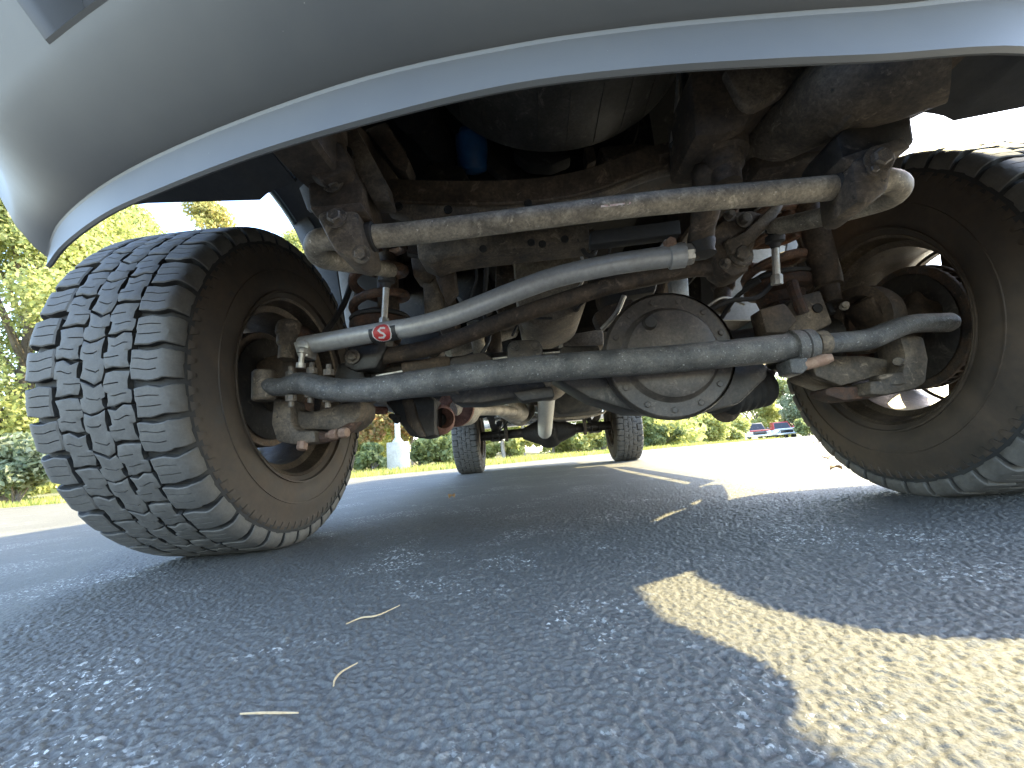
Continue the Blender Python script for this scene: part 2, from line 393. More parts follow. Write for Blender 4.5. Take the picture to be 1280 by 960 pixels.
def block_vf(srows, a0, a1, sipes, H=.0135, taper=None, wob=None):
    """raised tread block: rows across the tyre, columns round it; sipes = [(a, s_from, s_to)] thin cuts; wob bends its long edges"""
    t = [0, .035, .2, .5, .8, .965, 1]
    for a, _, _ in sipes: t += [a-.018, a-.010, a+.010, a+.018]
    if wob: t += [q for q, _ in wob]
    t = sorted(set(t)); V = []; F = []; ns, na = len(srows), len(t)
    sgn = 1 if sum(srows) >= 0 else -1
    def so(i, q):
        if not wob: return srows[i]
        o = float(np.interp(q, [x for x, _ in wob], [y for _, y in wob])); return srows[i]+o*(sgn if abs(sum(srows)) > 1e-6 else 1)
    for i, s in enumerate(srows):
        for j, q in enumerate(t):
            lo, hi = a0(i/(ns-1)), a1(i/(ns-1)); a = lo+(hi-lo)*q
            d = H if taper is None else taper(s, H)
            if i in (0, ns-1) or j in (0, na-1): d -= .0018
            for sa, s0, s1 in sipes:
                if abs(q-sa) < .012 and s0 <= abs(s) <= s1: d -= .008
            v, r = surf(so(i, q), d); V.append((v, r*math.sin(a*PITCH_A), r*math.cos(a*PITCH_A)))
    for i in range(ns-1):
        for j in range(na-1): F.append((i*na+j, i*na+j+1, (i+1)*na+j+1, (i+1)*na+j))
    ring = [(0, j) for j in range(na)]+[(i, na-1) for i in range(1, ns)]+[(ns-1, j) for j in range(na-2, -1, -1)]+[(i, 0) for i in range(ns-2, 0, -1)]
    b = len(V)
    for i, j in ring:
        lo, hi = a0(i/(ns-1)), a1(i/(ns-1)); a = lo+(hi-lo)*t[j]; m = (lo+hi)/2; a = m+(a-m)*1.03
        v, r = surf(so(i, t[j]), -.002); V.append((v, r*math.sin(a*PITCH_A), r*math.cos(a*PITCH_A)))
    n = len(ring); TOPN[len(V)] = len(F)
    for k in range(n):
        i, j = ring[k]; i2, j2 = ring[(k+1) % n]; F.append((i*na+j, b+k, b+(k+1) % n, i2*na+j2))
    return V, F
def zz(base, amp, ph): return lambda t: base+amp*(1 if (int(t*3.99)+ph) % 2 else -1)
BL = {}      # key -> (shape, angular offset, every how many pitches)
def zig(v): return lambda t: float(np.interp(t, np.linspace(0, 1, len(v)), v))
WA = [(0, .0), (.22, .003), (.48, .003), (.52, -.003), (.8, -.003), (1, .001)]
WB_ = [(0, .002), (.3, -.003), (.55, -.003), (.6, .003), (.85, .003), (1, 0)]
cen = list(np.linspace(-.0190, .0190, 7))
BL['c'] = (block_vf(cen, zig([-.53, -.43, -.39, -.49]), zig([.67, .77, .65, .55]), [(.28, 0, .010), (.72, 0, .010)], wob=WA), 0, 2)
BL['c2'] = (block_vf(cen, zig([-.27, -.17, -.29, -.39]), zig([.40, .50, .54, .44]), [(.5, 0, .010)], wob=WB_), 1.02, 2)
def inter(sg, v):
    rows = [sg*s for s in np.linspace(.0235, .0655, 7)]
    if v: return block_vf(rows, zig([-.42, -.46, -.44, -.42]), zig([.48, .50, .42, .44]), [(.35, .030, .050), (.7, .036, .056)], wob=WB_)
    return block_vf(rows, zig([-.40, -.34, -.49, -.46]), zig([.50, .47, .51, .50]), [(.3, .036, .056), (.66, .029, .049)], wob=WA)
BL['i+'] = (inter(1, 0), .5, 2); BL['i+2'] = (inter(1, 1), 1.52, 2); BL['i-'] = (inter(-1, 1), .9, 2); BL['i-2'] = (inter(-1, 0), 1.86, 2)
def sh_taper(s, H): a = abs(s); return H*(1-.62*sm(.117, .143, a))
def should(sg, v):
    rows = [sg*s for s in ((.0725, .0755) if v else (.069, .072))]+[sg*s for s in (.084, .096, .106, .113, .1165, .120, .127, .134, .140, .143)]
    lo = zig([-.37, -.40, -.44, -.36, -.36, -.42, -.43, -.42]) if v else zig([-.44, -.46, -.38, -.40, -.45, -.42, -.42, -.41])
    hi = zig([.42, .41, .45, .38, .36, .40, .41, .40]) if v else zig([.36, .37, .45, .43, .36, .40, .40, .39])
    return block_vf(rows, lo, hi, [(.3, .078, .106), (.64, .080, .108)], .0135, sh_taper, wob=[(0, 0), (.4, .0), (.5, .002 if v else -.002), (1, 0)])
BL['s+'] = (should(1, 0), .1, 2); BL['s+2'] = (should(1, 1), 1.1, 2); BL['s-'] = (should(-1, 0), .35, 2); BL['s-2'] = (should(-1, 1), 1.35, 2)
def notch(sg):
    return block_vf([sg*s for s in (.150, .154, .164, .168)], lambda t: -.34+.22*t, lambda t: .30-.26*t, [], .0026)
def rotx(V, a):
    c, s = math.cos(a), math.sin(a); return [(x, y*c+z*s, -y*s+z*c) for x, y, z in V]
def carcass_vf():
    side = [(.140, RG-.064), (.1435, RG-.078), (.1465, RG-.098), (.147, RG-.115), (.1445, RG-.13), (.1405, RG-.1385), (.1395, RG-.142), (.1375, RG-.143), (.133, RG-.152), (.126, RG-.161), (.120, RG-.163)]
    half = [tuple(p) for p in prof]+side[1:]
    # raised ribs on the sidewall
    full = [(r, -v) for v, r in reversed(half)]+[(r, v) for v, r in half[1:]]
    return lathe_vf(full, (0, 0, 0), (1, 0, 0), 120)
def wheel_meshes():
    d = {}
    cv = carcass_vf()
    teeth = []
    for sg in (1, -1):
        for k in range(NB*2):
            V, F = notch(sg); V = [(x, y*.55, z) for x, y, z in V]; teeth.append((rotx(V, (k+.3)*PITCH_A/2), F))
    ribs = [lathe_vf([(RG-q, sg*(.1475+dv)) for q, dv in ((.088, -.0035), (.0885, 0.0), (.0915, 0.0), (.092, -.002))], (0, 0, 0), (1, 0, 0), 96) for sg in (1, -1)]
    d['tyre'] = join([cv]+ribs+[lathe_vf([(RG-.1395, sg*.1405), (RG-.140, sg*.1445), (RG-.144, sg*.1440), (RG-.146, sg*.137)], (0, 0, 0), (1, 0, 0), 96) for sg in (1, -1)])
    d['teeth'] = join(teeth)
    rim = [(.2285, -.118), (.2335, -.122), (.235, -.127), (.231, -.130), (.225, -.126), (.219, -.112), (.214, -.095), (.200, -.086), (.198, -.03), (.200, .05), (.212, .085), (.222, .112), (.229, .122), (.235, .124), (.235, .116), (.2285, .112),
           (.220, .08), (.206, .05), (.205, -.03), (.206, -.082), (.219, -.094)]
    d['rim'] = lathe_vf(rim, (0, 0, 0), (1, 0, 0), 96, closed=True)
    # spoke disc with eight windows
    rr = [.03, .065, .09, .118, .142, .192, .201]; nth = 96; V = []; F = []
    def dish(r): return .045+.03*sm(.03, .2, r)
    for k in range(nth):
        a = 2*PI*k/nth
        for r in rr: V.append((dish(r), r*math.sin(a), r*math.cos(a)))
    n = len(rr)
    solid = set()
    for k in range(nth):
        for j in range(n-1):
            if not (j == 4 and 3 <= (k % 12) <= 8): solid.add((k, j))
    m = len(V); V += [(x+.016, y, z) for x, y, z in V]
    for k, j in solid:
        k2 = (k+1) % nth; q = (k*n+j, k2*n+j, k2*n+j+1, k*n+j+1); F.append(q); F.append(tuple(m+i for i in reversed(q)))
        for (dk, dj, e) in ((1, 0, (1, 2)), (-1, 0, (3, 0)), (0, 1, (2, 3)), (0, -1, (0, 1))):
            if ((k+dk) % nth, j+dj) not in solid:
                a, b = q[e[0]], q[e[1]]; F.append((b, a, m+a, m+b))
    d['face'] = (V, F)
    return d
WM = wheel_meshes()
ME = {}
def shared(key, vf, mat, smooth=32):
    if key not in ME:
        me = bpy.data.meshes.new(key); me.from_pydata([tuple(v) for v in vf[0]], [], vf[1]); me.update()
        bm = bmesh.new(); bm.from_mesh(me); bmesh.ops.recalc_face_normals(bm, faces=bm.faces); bm.to_mesh(me); bm.free()
        me.materials.append(mat)
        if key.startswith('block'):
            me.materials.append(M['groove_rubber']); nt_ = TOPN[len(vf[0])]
            for p in me.polygons: p.material_index = 0 if p.index < nt_ else 1  # scuffed tops; side faces darkened in colour for the depth shade
        for p in me.polygons: p.use_smooth = True
        me.set_sharp_from_angle(angle=math.radians(smooth)); ME[key] = me
    return ME[key]
def link(name, me, parent, rot=None):
    o = bpy.data.objects.new(name, me); C.objects.link(o); o.parent = parent
    if rot is not None: o.rotation_euler = (rot, 0, 0)
    return o
def wheel(x, y, flip, single, spin=0, label=None):
    """single = test on the block angle telling which tread blocks stand alone"""
    wh = bpy.data.objects.new('wheel', shared('rim', WM['rim'], M['alloy_dirty'])); C.objects.link(wh)
    wh.parent = truck; wh.location = (x, y-(YF+WB/2), HZ); wh.rotation_euler = (0, 0, PI if flip else 0)
    if label: wh['label'] = label
    link('spoke_disc', shared('face', WM['face'], M['alloy_dirty']), wh, spin)
    link('tyre', shared('tyre', WM['tyre'], M['sidewall_rubber']), wh)
    link('sidewall_teeth', shared('teeth', WM['teeth'], M['sidewall_rubber']), wh)['kind'] = 'stuff'
    rest = []
    for key, (vf, off, step) in BL.items():
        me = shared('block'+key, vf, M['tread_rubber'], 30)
        for k in range(0, NB, step):
            a = (k+off)*PITCH_A % (2*PI)
            if single and single(a, key): link('tread_block', me, wh, -a)
            else: rest.append((rotx(vf[0], a), vf[1]))
    if rest:
        o = link('tread', shared('tread%d' % len(rest), join(rest), M['tread_rubber'], 30), wh); o['kind'] = 'stuff'
    # groove floor: band just over the carcass, groove shade put into its dark colour
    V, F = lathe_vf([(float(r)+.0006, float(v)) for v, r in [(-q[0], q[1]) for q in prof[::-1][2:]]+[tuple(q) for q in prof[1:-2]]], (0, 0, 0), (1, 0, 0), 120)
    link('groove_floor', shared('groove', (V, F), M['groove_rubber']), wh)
    return wh
wl = wheel(-TR, YF, True, lambda a, k: True, .2, 'front wheel with brown dusty sidewall, tread facing the camera')
wr = wheel(TR, YF, False, lambda a, k: k[:2] in ('s-', 'i-', 'c', 'c2') and (a > 4.3 or a < .9), .2, 'front wheel with daylight showing through its rim')
wheel(-TR, YR, True, None, .1); wheel(TR, YR, False, None, .3)

# ---- front bumper: swept section along its lower edge, mirrored about the truck's middle
low = [at(58, 333, .53), at(80, 305, .49), at(130, 268, .425), at(200, 236, .375), at(320, 190, .32), at(480, 143, .275), at(640, 106, .250), at(800, 86, .238), at(960, 75, .232)]
crs = [at(60, 322, .534), at(72, 285, .499), at(112, 246, .435), at(180, 205, .386), at(300, 153, .331), at(460, 99, .286), at(640, 60, .261), at(800, 37, .249), at(960, 22, .243)]
low += ats([(1100, 69, .236), (1290, 60, .252)])+[Vector(p) for p in ((.355, .305, .428), (.497, .375, .452), (.614, .425, .468), (.741, .49, .480), (.815, .53, .476))]
crs += ats([(1100, 12, .247), (1290, 0, .263)])+[Vector(p) for p in ((.350, .316, .470), (.490, .386, .492), (.607, .436, .506), (.736, .499, .507), (.812, .534, .486))]
lowc, crsc = catmull(low, 5), catmull(crs, 5)
nq = len(lowc)
def brow(fn):
    return [fn(i, lowc[i], crsc[i]) for i in range(nq)]
def outn(i):
    t = (lowc[min(i+1, nq-1)]-lowc[max(i-1, 0)]); n = Vector((t.y, -t.x, 0)).normalized(); return n
def tt(i): return min(1, abs(lowc[i].x)/.815)
def off(i, o, up): 
    e = tt(i); k = 1-.55*sm(.75, 1, e); return crsc[i]+outn(i)*o*k+Vector((0, 0, up*(1-.15*sm(.7, 1, e))))
XO = 0
sh = Vector((XO, 0, 0))
brows = [brow(lambda i, l, c: l+Vector((0, 0, .05))-outn(i)*.012+sh), brow(lambda i, l, c: l-outn(i)*.0055+sh), brow(lambda i, l, c: l-outn(i)*.0025-Vector((0, 0, .0016))+sh), brow(lambda i, l, c: l+outn(i)*.001+sh),
         brow(lambda i, l, c: l.lerp(c, .5)+sh), brow(lambda i, l, c: l.lerp(c, .96)+outn(i)*.0005+sh), brow(lambda i, l, c: c+outn(i)*.002+Vector((0, 0, .001))+sh),
         brow(lambda i, l, c: off(i, .007, .0022)+sh), brow(lambda i, l, c: off(i, .032, .013)+sh), brow(lambda i, l, c: off(i, .075, .042)+sh), brow(lambda i, l, c: off(i, .086, .054)+sh), brow(lambda i, l, c: off(i, .115, .087)+sh), brow(lambda i, l, c: off(i, .135, .15)+sh),
         brow(lambda i, l, c: off(i, .14, .22)+sh), brow(lambda i, l, c: off(i, .14, .28)+sh), brow(lambda i, l, c: off(i, .04, .32)+sh), brow(lambda i, l, c: off(i, -.06, .32)+sh)]
bumper = grid_sheet('front_bumper', brows, M['bumper_plastic'], truck, 0, 22)
bumper['label'] = 'grey plastic front bumper with a pale lower lip'
# fog lamp pockets: openings in the shell with a dark recess behind
bm = bmesh.new(); bm.from_mesh(bumper.data); bm.faces.ensure_lookup_table(); kill = []; RA, RB = 10, 13
for c0, c1 in ((16, 21), (nq-1-21, nq-1-16)):
    kill += [bm.faces[r*(nq-1)+j] for r in range(RA, RB) for j in range(c0, c1)]
    loop = [brows[RA][j] for j in range(c0, c1+1)]+[brows[r][c1] for r in range(RA+1, RB+1)]+[brows[RB][j] for j in range(c1-1, c0-1, -1)]+[brows[r][c0] for r in range(RB-1, RA, -1)]
    n = len(loop); cc_ = sum(loop, Vector())/n; nrm = outn((c0+c1)//2); V = []; F = []
    for k, (sc, d) in enumerate(((1.0, .0), (.985, .003), (.96, .001), (.93, -.012), (.88, -.05))):
        V += [cc_+(p-cc_)*sc+nrm*d for p in loop]
        if k: F += [((k-1)*n+q, (k-1)*n+(q+1) % n, k*n+(q+1) % n, k*n+q) for q in range(n)]
    mesh('fog_lamp_pocket', V, F, M['bumper_plastic'], bumper, 40)
    back = [cc_+(p-cc_)*.885-nrm*.05 for p in loop]; mesh('pocket_back', back+[cc_-nrm*.065], [(q, (q+1) % n, n) for q in range(n)], M['liner_plastic'], bumper, 40)
    e0, e1 = brows[RA][c0].lerp(brows[RA][c1], .42)-nrm*.03, brows[RB][c0].lerp(brows[RB][c1], .5)-nrm*.03
    tube('pocket_rib', [e0, e0.lerp(e1, .5), e1], .006, M['bumper_plastic'], bumper, seg=8)
bmesh.ops.delete(bm, geom=kill, context='FACES'); bm.to_mesh(bumper.data); bm.free()

# ---- body above: panels that shade the underside
def side_arch(cy, hi):
    a_ = [(cy+.60, .66), (cy+.585, .74), (cy+.54, .84), (cy+.47, .97), (cy+.34, hi-.06), (cy+.15, hi), (cy-.05, hi), (cy-.2, hi-.03), (cy-.32, hi-.10), (cy-.42, hi-.23), (cy-.49, hi-.36), (cy-.52, hi-.46)]
    return [(p.y, p.z) for p in catmull([Vector((0, y, z)) for y, z in a_], 4)]
AR_F = side_arch(YF+.06, 1.165)
for sg in (-1, 1):
    out = [(.58, .70), (.52, .9), (.50, 1.18), (1.0, 1.26), (2.05, 1.32), (2.1, 1.34), (3.95, 1.34), (3.95, 1.36), (5.85, 1.36), (5.85, .72), (YR+.62, .70)]
    out += side_arch(YR, 1.02)+[(YR-.46, .64), (YF+.72, .62)]+AR_F
    pts = [Vector((sg*.985, y, z)) for y, z in out]
    o = bevel_obj('body_side', prism_bm(pts, (-sg*.025, 0, 0)), M['grey_paint'], truck, .0)
    # wheel arch liner
    L = [Vector((0, y, z)) for y, z in AR_F]
    rows = [[Vector((sg*x, p.y, p.z+dz)) for p in L] for x, dz in ((.962, .006), (.90, .03), (.75, .05), (.62, .04))]
    grid_sheet('wheel_arch_liner', rows, M['liner_plastic'], truck, .004)
    # front splash shield hanging ahead of the tyre
    e0 = [at(*q, .575) for q in ((120, 262), (185, 254), (325, 250), (334, 242), (346, 236), (370, 228))]
    e0 = [Vector((sg*abs(q.x), q.y, q.z)) for q in e0]
    rows = [[q+Vector((0, -.13, .015)) for q in e0], [q+Vector((0, -.06, .004)) for q in e0], e0, [q+Vector((0, .012, .03)) for q in e0]]
    grid_sheet('splash_shield', rows, M['liner_plastic'], truck, .004)
    L2 = [Vector((0, y, z)) for y, z in side_arch(YR, 1.02)]
    grid_sheet('rear_arch_liner', [[Vector((sg*x, p.y, p.z+.01)) for p in L2] for x in (.96, .75, .60)], M['liner_plastic'], truck, .004)
    tube('arch_lip', [Vector((sg*.972, p.y, p.z-.004)) for p in L[::2]], .007, M['grey_paint'], truck, seg=8, n=2)
    # cab side with windows
    cab = [Vector((sg*.93, y, z)) for y, z in ((2.05, 1.34), (2.55, 1.93), (3.85, 1.95), (3.93, 1.34))]
    cs = bevel_obj('cab_side', prism_bm(cab, (-sg*.03, 0, 0)), M['grey_paint'], truck, 0)
    for a, b, c_, d in ((2.36, 2.62, 2.98, 2.98), (3.08, 3.08, 3.74, 3.72)):
        mesh('side_window', [(sg*.934, a, 1.42), (sg*.934, b, 1.86), (sg*.934, d, 1.86), (sg*.934, c_, 1.42)], [(0, 1, 2, 3)], M['glass_dark'], cs, 0)
    # side step
    st = tube('side_step', [(sg*.93, 1.95, .60), (sg*.99, 2.06, .545), (sg*1.0, 2.2, .535), (sg*1.0, 3.6, .535), (sg*.99, 3.72, .545), (sg*.93, 3.83, .60)], .038, M['black_steel'], truck, n=4, flat=.7)
    for y in (2.3, 2.9, 3.5): tube('step_bracket', [(sg*.99, y, .54), (sg*.80, y, .60), (sg*.62, y, .64)], .014, M['black_steel'], st, seg=8, n=3)
box('hood', (0, 1.22, 1.245), (1.92, 1.55, .03), M['grey_paint'], truck, .01)
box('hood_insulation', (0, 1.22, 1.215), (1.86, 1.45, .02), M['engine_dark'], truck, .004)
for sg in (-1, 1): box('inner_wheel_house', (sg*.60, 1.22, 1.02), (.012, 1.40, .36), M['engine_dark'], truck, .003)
box('grille', (0, .47, .98), (1.5, .05, .50), M['grime_dark'], truck, .01)
box('cab_roof', (0, 3.2, 1.945), (1.84, 1.34, .04), M['grey_paint'], truck, .015)
mesh('windshield', [(-.90, 2.03, 1.34), (.90, 2.03, 1.34), (.86, 2.55, 1.93), (-.86, 2.55, 1.93)], [(0, 1, 2, 3)], M['glass_dark'], truck, 0)
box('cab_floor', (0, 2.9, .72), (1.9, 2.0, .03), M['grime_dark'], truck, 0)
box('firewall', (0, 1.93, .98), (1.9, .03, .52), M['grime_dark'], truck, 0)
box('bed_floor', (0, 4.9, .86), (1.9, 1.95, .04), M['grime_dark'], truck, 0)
box('tailgate', (0, 5.86, 1.04), (1.9, .05, .62), M['grey_paint'], truck, .01)
box('rear_bumper', (0, 5.98, .66), (1.9, .14, .2), M['chrome'], truck, .03)
box('cab_back', (0, 3.93, 1.4), (1.9, .04, 1.08), M['grey_paint'], truck, 0)

# ---- frame and cross members
for sg in (-1, 1):
    pts = [Vector((sg*x, y, z)) for x, y, z in ((.43, .42, .70), (.43, .62, .71), (.42, .9, .82), (.42, 1.3, .86), (.44, 1.7, .74), (.45, 2.4, .66), (.45, 3.8, .66), (.47, 4.3, .78), (.47, 5.1, .80), (.47, 5.9, .70))]
    c = catmull(pts, 4); V = []; F = []
    for p in c:
        for dx, dz in ((-.036, -.065), (-.030, -.072), (.030, -.072), (.036, -.065), (.036, .065), (.03, .072), (-.03, .072), (-.036, .065)): V.append((p.x+dx, p.y, p.z+dz))
    for i in range(len(c)-1):
        for k in range(8): F.append((i*8+k, (i+1)*8+k, (i+1)*8+(k+1) % 8, i*8+(k+1) % 8))
    F += [tuple(range(8)), tuple(range(len(V)-8, len(V)))]
    mesh('frame_rail', V, F, M['dusty_brown'], truck, 35)

# left horn, braces and sway bar hangers
prism('frame_horn', [(352, 178), (395, 162), (428, 178), (436, 212), (400, 226), (372, 208)], .56, .10, M['dusty_brown'], truck, .006)
fh = prism('frame_bracket', [(382, 212), (396, 208), (440, 207), (452, 228), (455, 262), (412, 266), (386, 258)], .585, .09, M['dusty_brown'], truck, .005)
bolt(at(416, 228, .582), (0, -1, 0), fh, .012, .01)
# diagonal brace with a slotted hole
b0 = prism('brace', [(418, 168), (446, 160), (482, 226), (488, 252), (466, 252)], .60, .035, M['dusty_steel'], truck, .004)
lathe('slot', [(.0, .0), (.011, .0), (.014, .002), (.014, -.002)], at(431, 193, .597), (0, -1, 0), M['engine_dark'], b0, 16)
prism('inner_brace', [(455, 160), (482, 150), (512, 200), (508, 216), (492, 208)], .68, .05, M['dusty_brown'], truck, .006)
for pts, m, d in (([(374, 235), (384, 225), (392, 262), (384, 262)], 'liner_pale', .66),):
    prism('liner_flap', pts, d, .01, M[m], truck, .001)

# front cross member: channel that dips then climbs to the steering box side
XM = [(480, 240, .70), (560, 243, .70), (640, 242, .70), (700, 236, .70), (750, 224, .70), (800, 205, .71), (835, 195, .72), (880, 192, .73)]
def channel(name, pxs, up, dn, dep, mat):
    pts = catmull(ats(pxs), 4); V = []; F = []
    sec = [(0, up), (0, dn+.004), (.004, dn), (dep, dn), (dep, up)]; n = len(sec)
    for p in pts: V += [p+Vector((0, y, z)) for y, z in sec]
    for i in range(len(pts)-1):
        for k in range(n-1): F.append((i*n+k, (i+1)*n+k, (i+1)*n+k+1, i*n+k+1))
        F.append((i*n+n-1, (i+1)*n+n-1, (i+1)*n, i*n))
    F += [tuple(range(n)), tuple(range(len(V)-n, len(V)))]
    return mesh(name, V, F, mat, truck, 30)
xm = channel('cross_member', XM, .028, -.020, .10, M['dusty_brown'])
V, F = tube_vf([p+Vector((0, .012, -.024)) for p in ats(XM)], .011, seg=10, n=4, flat=.6)
mesh('lower_flange', V, F, M['dusty_steel'], xm)
prism('gusset', [(482, 262), (500, 254), (596, 258), (602, 268), (560, 276), (528, 280), (505, 268)], .66, .03, M['dusty_steel'], xm, .003)
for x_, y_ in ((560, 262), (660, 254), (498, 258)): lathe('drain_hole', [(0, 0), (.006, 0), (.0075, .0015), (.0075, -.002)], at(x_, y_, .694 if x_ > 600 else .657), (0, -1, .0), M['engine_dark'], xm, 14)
# second cross member seen between sway bar and steering links
cm2 = prism('rear_cross_member', [(520, 300), (620, 292), (735, 280), (738, 300), (690, 306), (600, 316), (560, 322), (540, 330), (522, 322)], .86, .08, M['dusty_steel'], truck, .005)
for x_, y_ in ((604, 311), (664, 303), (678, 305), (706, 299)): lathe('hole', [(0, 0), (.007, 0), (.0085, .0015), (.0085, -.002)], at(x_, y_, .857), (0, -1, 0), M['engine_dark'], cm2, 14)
prism('steering_brace', [(738, 288), (850, 274), (852, 292), (738, 306)], .80, .03, M['liner_plastic'], truck, .004)
prism('skid_bracket', [(540, 318), (556, 312), (566, 330), (570, 360), (556, 375), (545, 350)], .95, .05, M['dusty_brown'], truck, .006)

# ---- sway bar
SB = ats([(452, 297, .585), (520, 291, .585), (640, 276, .585), (740, 263, .585), (850, 251, .585), (960, 242, .585), (1062, 233, .585)])
swl = ats([(400, 300, .585), (394, 310, .60), (402, 322, .63), (430, 328, .70), (462, 333, .80), (488, 338, .88)])
swr = ats([(1104, 226, .585), (1122, 232, .60), (1112, 246, .63), (1070, 260, .69), (1020, 273, .77), (968, 284, .86)])
sw = mesh('sway_bar', *join([tube_vf(SB, [.0178, .0175, .0172, .0172, .0175, .0178, .0180], seg=22, n=3), tube_vf([SB[0]]+[at(425, 299, .585)]+swl, .0172, seg=20, n=5, round_end=True), tube_vf([SB[-1]]+[at(1085, 229, .585)]+swr, .0180, seg=20, n=5, round_end=True)]), M['sway_bar_metal'], truck)
for c, r in ((at(460, 297, .585), .0225), (at(1050, 234, .585), .0230)): lathe('bushing', [(r*.8, -.012), (r, -.010), (r, .010), (r*.8, .012)], c, SB[3]-SB[2], M['rubber_part'], sw, 22)
# paper label on the bar
def wrap_patch(name, c, ax, r, u0, u1, a0, a1, mat, parent, nu=8, na=8, inside=None, jag=0):
    x, y, z = frame(ax); V = []; F = []; idx = {}
    for i in range(nu+1):
        for j in range(na+1):
            a = a0+(a1-a0)*j/na; u = u0+(u1-u0)*i/nu
            if jag and i in (0, nu): u += random.uniform(-jag, jag)
            V.append(Vector(c)+z*u+(x*math.cos(a)+y*math.sin(a))*r)
    for i in range(nu):
        for j in range(na):
            if inside is None or inside((i+.5)/nu, (j+.5)/na): F.append((i*(na+1)+j, (i+1)*(na+1)+j, (i+1)*(na+1)+j+1, i*(na+1)+j+1))
    return mesh(name, V, F, mat, parent, 60)
def facing(c, ax):
    """angle round the axis that looks at the camera side"""
    x, y, z = frame(ax); d = Vector(CAM)-Vector(c); return math.atan2(d.dot(y), d.dot(x))
lc = at(767, 259, .585); lax = SB[4]-SB[3]; fa = facing(lc, lax)
wrap_patch('paper_label', lc, lax, .0177, -.022, .022, fa-.25, fa+.75, M['label_paper'], sw, 14, 8, lambda u, v: (random.random() > .18) and not (u < .5 and v > .55 and random.random() > .3), .001)
# hangers
hl = prism('sway_bar_hanger', [(394, 268), (404, 262), (446, 262), (452, 290), (456, 312), (440, 322), (418, 314), (408, 296)], .548, .075, M['dusty_steel'], truck, .007)
bolt(at(420, 273, .545), (0, -1, .1), hl, .011, .010); bolt(at(452, 318, .548), (0, -1, -.3), hl, .009, .009)
prism('hanger_plate', [(386, 258), (450, 252), (458, 264), (392, 268)], .552, .085, M['dusty_brown'], truck, .003)
hr = prism('sway_bar_hanger', [(1066, 200), (1080, 192), (1118, 184), (1124, 196), (1116, 214), (1112, 236), (1090, 254), (1072, 252), (1068, 226)], .545, .075, M['dusty_steel'], truck, .007)
bolt(at(1097, 200, .541), (0, -1, -.1), hr, .013, .012); bolt(at(1091, 213, .541), (0, -1, 0), hr, .006, .006)
prism('hanger_plate', [(1052, 196), (1130, 170), (1140, 184), (1062, 208)], .55, .085, M['dusty_steel'], truck, .003)
prism('hanger_box', [(1046, 172), (1062, 150), (1128, 124), (1140, 140), (1146, 178), (1104, 190), (1056, 206)], .572, .09, M['black_steel'], truck, .007)
# links
for pt, pb, s_ in (((484, 338, .885), (480, 404, .90), 1), ((968, 288, .865), (971, 350, .885), 1)):
    a, b = at(*pt), at(*pb); lk = tube('sway_bar_link', [a, a.lerp(b, .5), b], .0075, M['zinc'], truck, seg=12, n=3)
    lathe('link_bushing', [(0, .03), (.014, .03), (.018, .022), (.018, .012), (.013, .008), (.013, .004), (.019, 0), (.019, -.012), (.012, -.016), (.008, -.026), (0, -.028)], a.lerp(b, .12), a-b, M['rubber_part'], lk, 18)
    lathe('link_nut', [(0, .012), (.010, .012), (.012, .008), (.012, -.01), (0, -.012)], b, a-b, M['zinc'], lk, 8)

# ---- front axle
def axle_z(y=YF): return HZ
ax_parts = [tube_vf([(-.62, YF, .40), (-.2, YF, .398), (.05, YF, .39)], .043, seg=24, n=3), tube_vf([(.3, YF, .392), (.64, YF, .40)], .046, seg=24, n=3)]
axle = mesh('front_axle', *join(ax_parts), M['black_steel'], truck)
dc = at(836, 444, .90)
# differential: housing swept back from the cover flange
lathe('differential_housing', [(.138, -.008), (.142, .0), (.140, .02), (.120, .06), (.105, .11), (.09, .16), (.066, .22), (.045, .27), (0, .275)], dc, (0.02, 1, .02), M['black_steel'], axle, 48)
prism('housing_web', [(690, 470), (724, 452), (764, 440), (830, 436), (915, 436), (958, 454), (962, 470), (925, 505), (890, 514), (840, 516), (790, 514), (738, 498)], .93, .12, M['black_steel'], axle, .01)
cov = lathe('differential_cover', [(0, .034), (.05, .034), (.085, .030), (.094, .026), (.101, .012), (.105, .008), (.134, .006), (.138, .002), (.138, -.006)], dc, (0.0, -1, -.03), M['cover_steel'], axle, 56, 28)
dx, dy, dz = frame((0, -1, -.03))
for k in range(13):
    a = 2*PI*(k+.4)/13; bolt(dc+dx*math.cos(a)*.1205+dy*math.sin(a)*.1205+dz*.006, dz, cov, .0068, .0045, M['cover_steel'], washer=False)
lathe('fill_plug', [(0, .01), (.012, .01), (.014, .004), (.016, 0)], at(812, 404, .866), (0, -1, 0), M['black_steel'], cov, 10)
# axle disconnect and brackets on the long tube
prism('axle_bracket', [(634, 432), (640, 425), (672, 424), (678, 432), (680, 470), (634, 474)], .955, .06, M['black_steel'], axle, .005)
for q in ((643, 432), (669, 431)): bolt(at(*q, .955), (0, -1, 0), axle, .008, .006, M['black_steel'])
prism('axle_flange', [(700, 432), (750, 430), (752, 470), (700, 474)], .985, .07, M['black_steel'], axle, .01)
prism('lower_bracket', [(560, 490), (600, 484), (676, 474), (684, 482), (678, 496), (640, 498), (600, 504), (566, 504)], .94, .10, M['black_steel'], axle, .008)
prism('stabiliser_bracket', [(640, 490), (690, 482), (694, 496), (652, 502)], .90, .05, M['grime_dark'], axle, .006)
